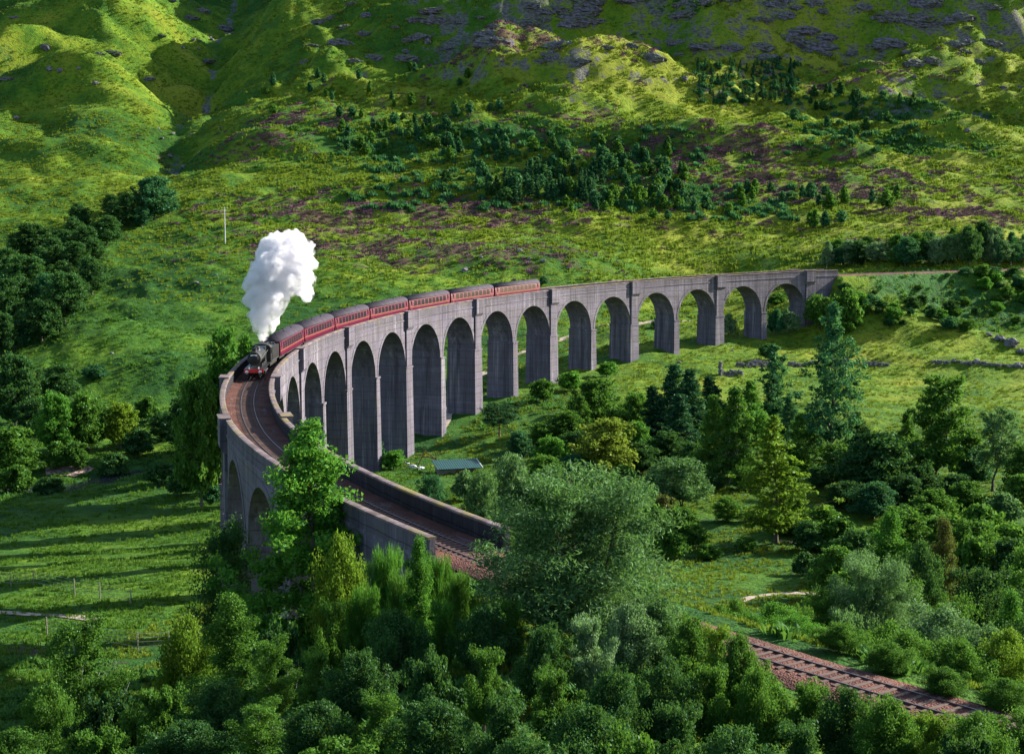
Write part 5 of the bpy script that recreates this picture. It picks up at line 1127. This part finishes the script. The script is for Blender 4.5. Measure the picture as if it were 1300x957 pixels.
def ruin():
    q = cast(915, 478); r = link('ruined_building', None, None, tuple(q)); tag(r, 'roofless stone ruin with one standing gable in the meadow', 'ruin')
    sc0 = q[1] / FPX; g = np.random.default_rng(5); rv = np.array([v.co[:] for v in RK[2].vertices]); rf = [tuple(p.vertices) for p in RK[2].polygons]
    for nm, run, hs in (('gable', [(0, 0), (0, 1.1)], 3.4), ('side_wall', [(.6, 1.6), (5.5, 3.2)], 1.5)):
        V = []; F = []; a, b = np.array(run[0]), np.array(run[1]); n = max(2, int(np.hypot(*(b - a)) / .45))
        for i in range(n + 1):
            p = a + (b - a) * i / n; z0 = hgt(q[0] + p[0], q[1] + p[1]) - q[2]
            for h in np.arange(0, hs * g.uniform(.8, 1.05), .36):
                s_ = g.uniform(.28, .4); k = len(V); V += list(rv * (s_ * 1.25, s_, s_) + np.array([p[0] + g.normal(0, .08), p[1] + g.normal(0, .08), z0 + h])); F += [tuple(j + k for j in f) for f in rf]
        tag(link(nm, mesh(nm, V, F, [M['rock']]), r), kind='stuff')
ruin()
# rock slabs breaking the meadow on the right
for u, v, p in [(1268, 432, 16), (1285, 440, 22), (1255, 428, 10), (1297, 448, 16), (1240, 460, 9), (1292, 470, 12)]:
    boulder(u, v, p, 'flat grey rock slab breaking the meadow grass', 'rock slabs in the right meadow')

# ------------------------------------------------------------------ fence, pole, shed
M['wood'] = flat('weathered_wood', (.20, .18, .15), .9, .4, 0, .2, 4); M['wire'] = flat('galvanised_wire', (.35, .35, .36), .5, .2, .8)
M['teal'] = flat('teal_sheet_metal', (.008, .060, .062), .6, .25, .2, .5, .8); M['rust'] = flat('rusty_iron', (.16, .06, .03), .9, .4, 0, .3, 3); M['tarp'] = flat('pale_tarpaulin', (.55, .56, .58), .7, .2)
def fence(pts, hpost, label):
    root_p = cast(*pts[0]); r = link('wire_fence', None, None, tuple(root_p)); tag(r, label, 'fence')
    b = MB(); b.tube((0, 0, -.4), (0, 0, 1), .055, .045, 7); pm = b.me('fence_post', [M['wood']]); tops = []
    for u, v in pts:
        q = cast(u, v) - root_p; h = hpost * random.uniform(.92, 1.08); link('post', pm, r, tuple(q), (random.uniform(-.05, .05), random.uniform(-.05, .05), 0), (1.3, 1.3, h)); tops.append((q, h))
    for f in (.25, .5, .72, .93):
        b = MB()
        for (q0, h0), (q1, h1) in zip(tops[:-1], tops[1:]): b.tube(q0 + (0, 0, h0 * f), q1 + (0, 0, h1 * f), .012, n=4, cap=False)
        link('wire', b.me('fence_wire', [M['wire']]), r)
fence([(-30, 735), (14, 745), (43, 744), (95, 757), (127, 760), (166, 768)], 1.7, 'post and wire fence crossing the field above the gravel path')
fence([(60, 806), (86, 812), (97, 814), (175, 830), (215, 824)], 1.7, 'post and wire fence behind the shrubby birch')
q = cast(286, 311); r = link('utility_pole', None, None, tuple(q)); tag(r, 'slim pale wooden utility pole on the hillside left of the steam', 'utility pole')
hp = at(286, 263, q[1])[2] - q[2]
b = MB(); b.tube((0, 0, -.5), (0, 0, hp), .16, .11, 8); link('post', b.me('pole_post', [M['tarp']]), r)
b = MB(); b.box(-1.0, 1.0, -.06, .06, hp - .5, hp - .36); ca = link('crossarm', b.me('crossarm', [M['wood']]), r)
for x_ in (-.85, 0, .85): b = MB(); b.lathe([(.05, 0), (.07, .06), (.05, .16), (.02, .2)], n=8, c=(x_, 0, hp - .36)); link('insulator', b.me('insulator', [M['white']]), ca)
q = cast(580, 598) - (0, 0, .9); r = link('shed', None, None, tuple(q), (0, 0, .25)); tag(r, 'low shed with a teal sheet metal roof among bushes under the viaduct', 'shed')
b = MB(); b.box(-3.6, 3.6, -2.0, 2.0, -1.4, 1.6); b.box(-.6, .4, -2.03, -1.99, -.9, 1.4, 1); link('wall', b.me('shed_wall', [M['wood'], M['rust']]), r)
b = MB(); n = 40
for i in range(n):
    x0 = -4.2 + 8.4 * i / n; x1 = x0 + 8.4 / n; b.prism([(x0, 1.72 + .05 * (i % 2)), (x1, 1.72 + .05 * ((i + 1) % 2)), (x1, 1.76 + .05 * ((i + 1) % 2)), (x0, 1.76 + .05 * (i % 2))], -2.6, 2.6)
V = [(x_, y_, z_ + .16 * (y_ + 2.6)) for x_, y_, z_ in b.V]; rf = link('roof', mesh('shed_roof', V, b.F, [M['teal']]), r)
b = MB(); b.box(4.2, 4.28, -2.6, 2.6, 1.6, 1.85); V = [(x_, y_, z_ + .16 * (y_ + 2.6)) for x_, y_, z_ in b.V]; link('bargeboard', mesh('bargeboard', V, b.F, [M['white']]), rf)
q = cast(546, 590); r = link('timber_frame', None, None, tuple(q)); tag(r, 'rusty brown timber frame leaning on the ground beside the shed', 'frame')
for p0, p1 in (((-2.2, 0, 0), (-1.0, .3, 2.6)), ((-1.5, .2, 1.6), (1.2, 0, 1.2)), ((1.2, 0, 0), (1.1, 0, 2.2)), ((-1.0, .3, 2.6), (1.1, 0, 1.0))): b = MB(); b.tube(p0, p1, .10, n=6); link('beam', b.me('beam', [M['rust']]), r)
for u, v, s_ in ((524, 594, 1.0), (535, 596, .8), (516, 590, .7)):
    q = cast(u, v); tag(link('rubble_bag', RK[3], None, tuple(q + (0, 0, .2)), (0, 0, u), (s_, s_ * .8, s_ * .7)), 'pale sack lying on the grass by the timber frame', 'sack', 'pale sacks by the shed').data
SM = RK[3].copy(); SM.materials.clear(); SM.materials.append(M['tarp'])
for o in COL.objects:
    if o.name.startswith('rubble_bag'): o.data = SM

# ------------------------------------------------------------------ steam
def steam():
    PUFF = [(335,426,5),(334,419,9),(337,410,13),(342,404,12),(328,402,9),(338,398,14),(333,391,13),(346,387,15),(331,376,17),(343,367,21),(325,357,13),(360,358,20),(345,342,23),(369,337,23),(386,352,11),(385,365,10),(390,374,7),(356,322,21),(374,317,19),(346,314,12),(381,335,17),(366,306,11),(386,324,11),(318,362,8),(319,378,6),(352,380,14),(378,362,10),(340,325,14),(352,303,6),(375,300,6),(393,312,5),(335,346,14)]
    g = np.random.default_rng(12); d0 = chim[1]; V = []; F = []; C = []
    for u, v, r in PUFF:
        d = d0 + (424 - v) * .05 + g.normal(0, r * .02); C.append((at(u, v, d), (r + 2.5) * d / FPX))
    for i in range(190):
        c, r = C[g.integers(len(PUFF))]; n = g.normal(0, 1, 3); n /= np.linalg.norm(n); C.append((c + n * r * .90, r * g.uniform(.28, .5)))
    n, m = 10, 14
    for c, r in C:
        b = len(V)
        for i in range(n + 1):
            for j in range(m): V.append(c + r * np.array([math.sin(math.pi * i / n) * math.cos(6.2832 * j / m), math.sin(math.pi * i / n) * math.sin(6.2832 * j / m), math.cos(math.pi * i / n)]))
        for i in range(n):
            for j in range(m): a = b + i * m + j; q = b + i * m + (j + 1) % m; F.append((a, a + m, q + m, q))
    V = np.array(V) - chim
    t = NT('steam'); pv = t.n('ShaderNodeVolumePrincipled'); pv.inputs['Color'].default_value = (.84, .84, .875, 1); pv.inputs['Density'].default_value = 2.4; nz = t.noise(t.coord(), .75, 5, .62); t.lk(t.rng(nz, .40, .62, 0.04, 2.6), pv.inputs['Density']); pv.inputs['Anisotropy'].default_value = .2
    t.lk(pv.outputs[0], t.out.inputs['Volume'])
    o = link('steam_plume', mesh('steam_plume', V, np.array(F), [t.m], True), None, tuple(chim)); tag(o, 'billowing white steam plume rising from the locomotive chimney', 'steam')
    md = o.modifiers.new('join', 'REMESH'); md.mode = 'VOXEL'; md.voxel_size = .16; md.use_smooth_shade = True
    for nm, size, st in (('billow', 1.2, .55), ('curl', .5, .42)):
        tx = bpy.data.textures.new(nm, 'CLOUDS'); tx.noise_scale = size; tx.noise_depth = 3; tx.noise_basis = 'VORONOI_F1' if nm == 'billow' else 'ORIGINAL_PERLIN'
        dm = o.modifiers.new(nm, 'DISPLACE'); dm.texture = tx; dm.strength = st * (-1 if nm == 'billow' else 1); dm.mid_level = .4
steam()
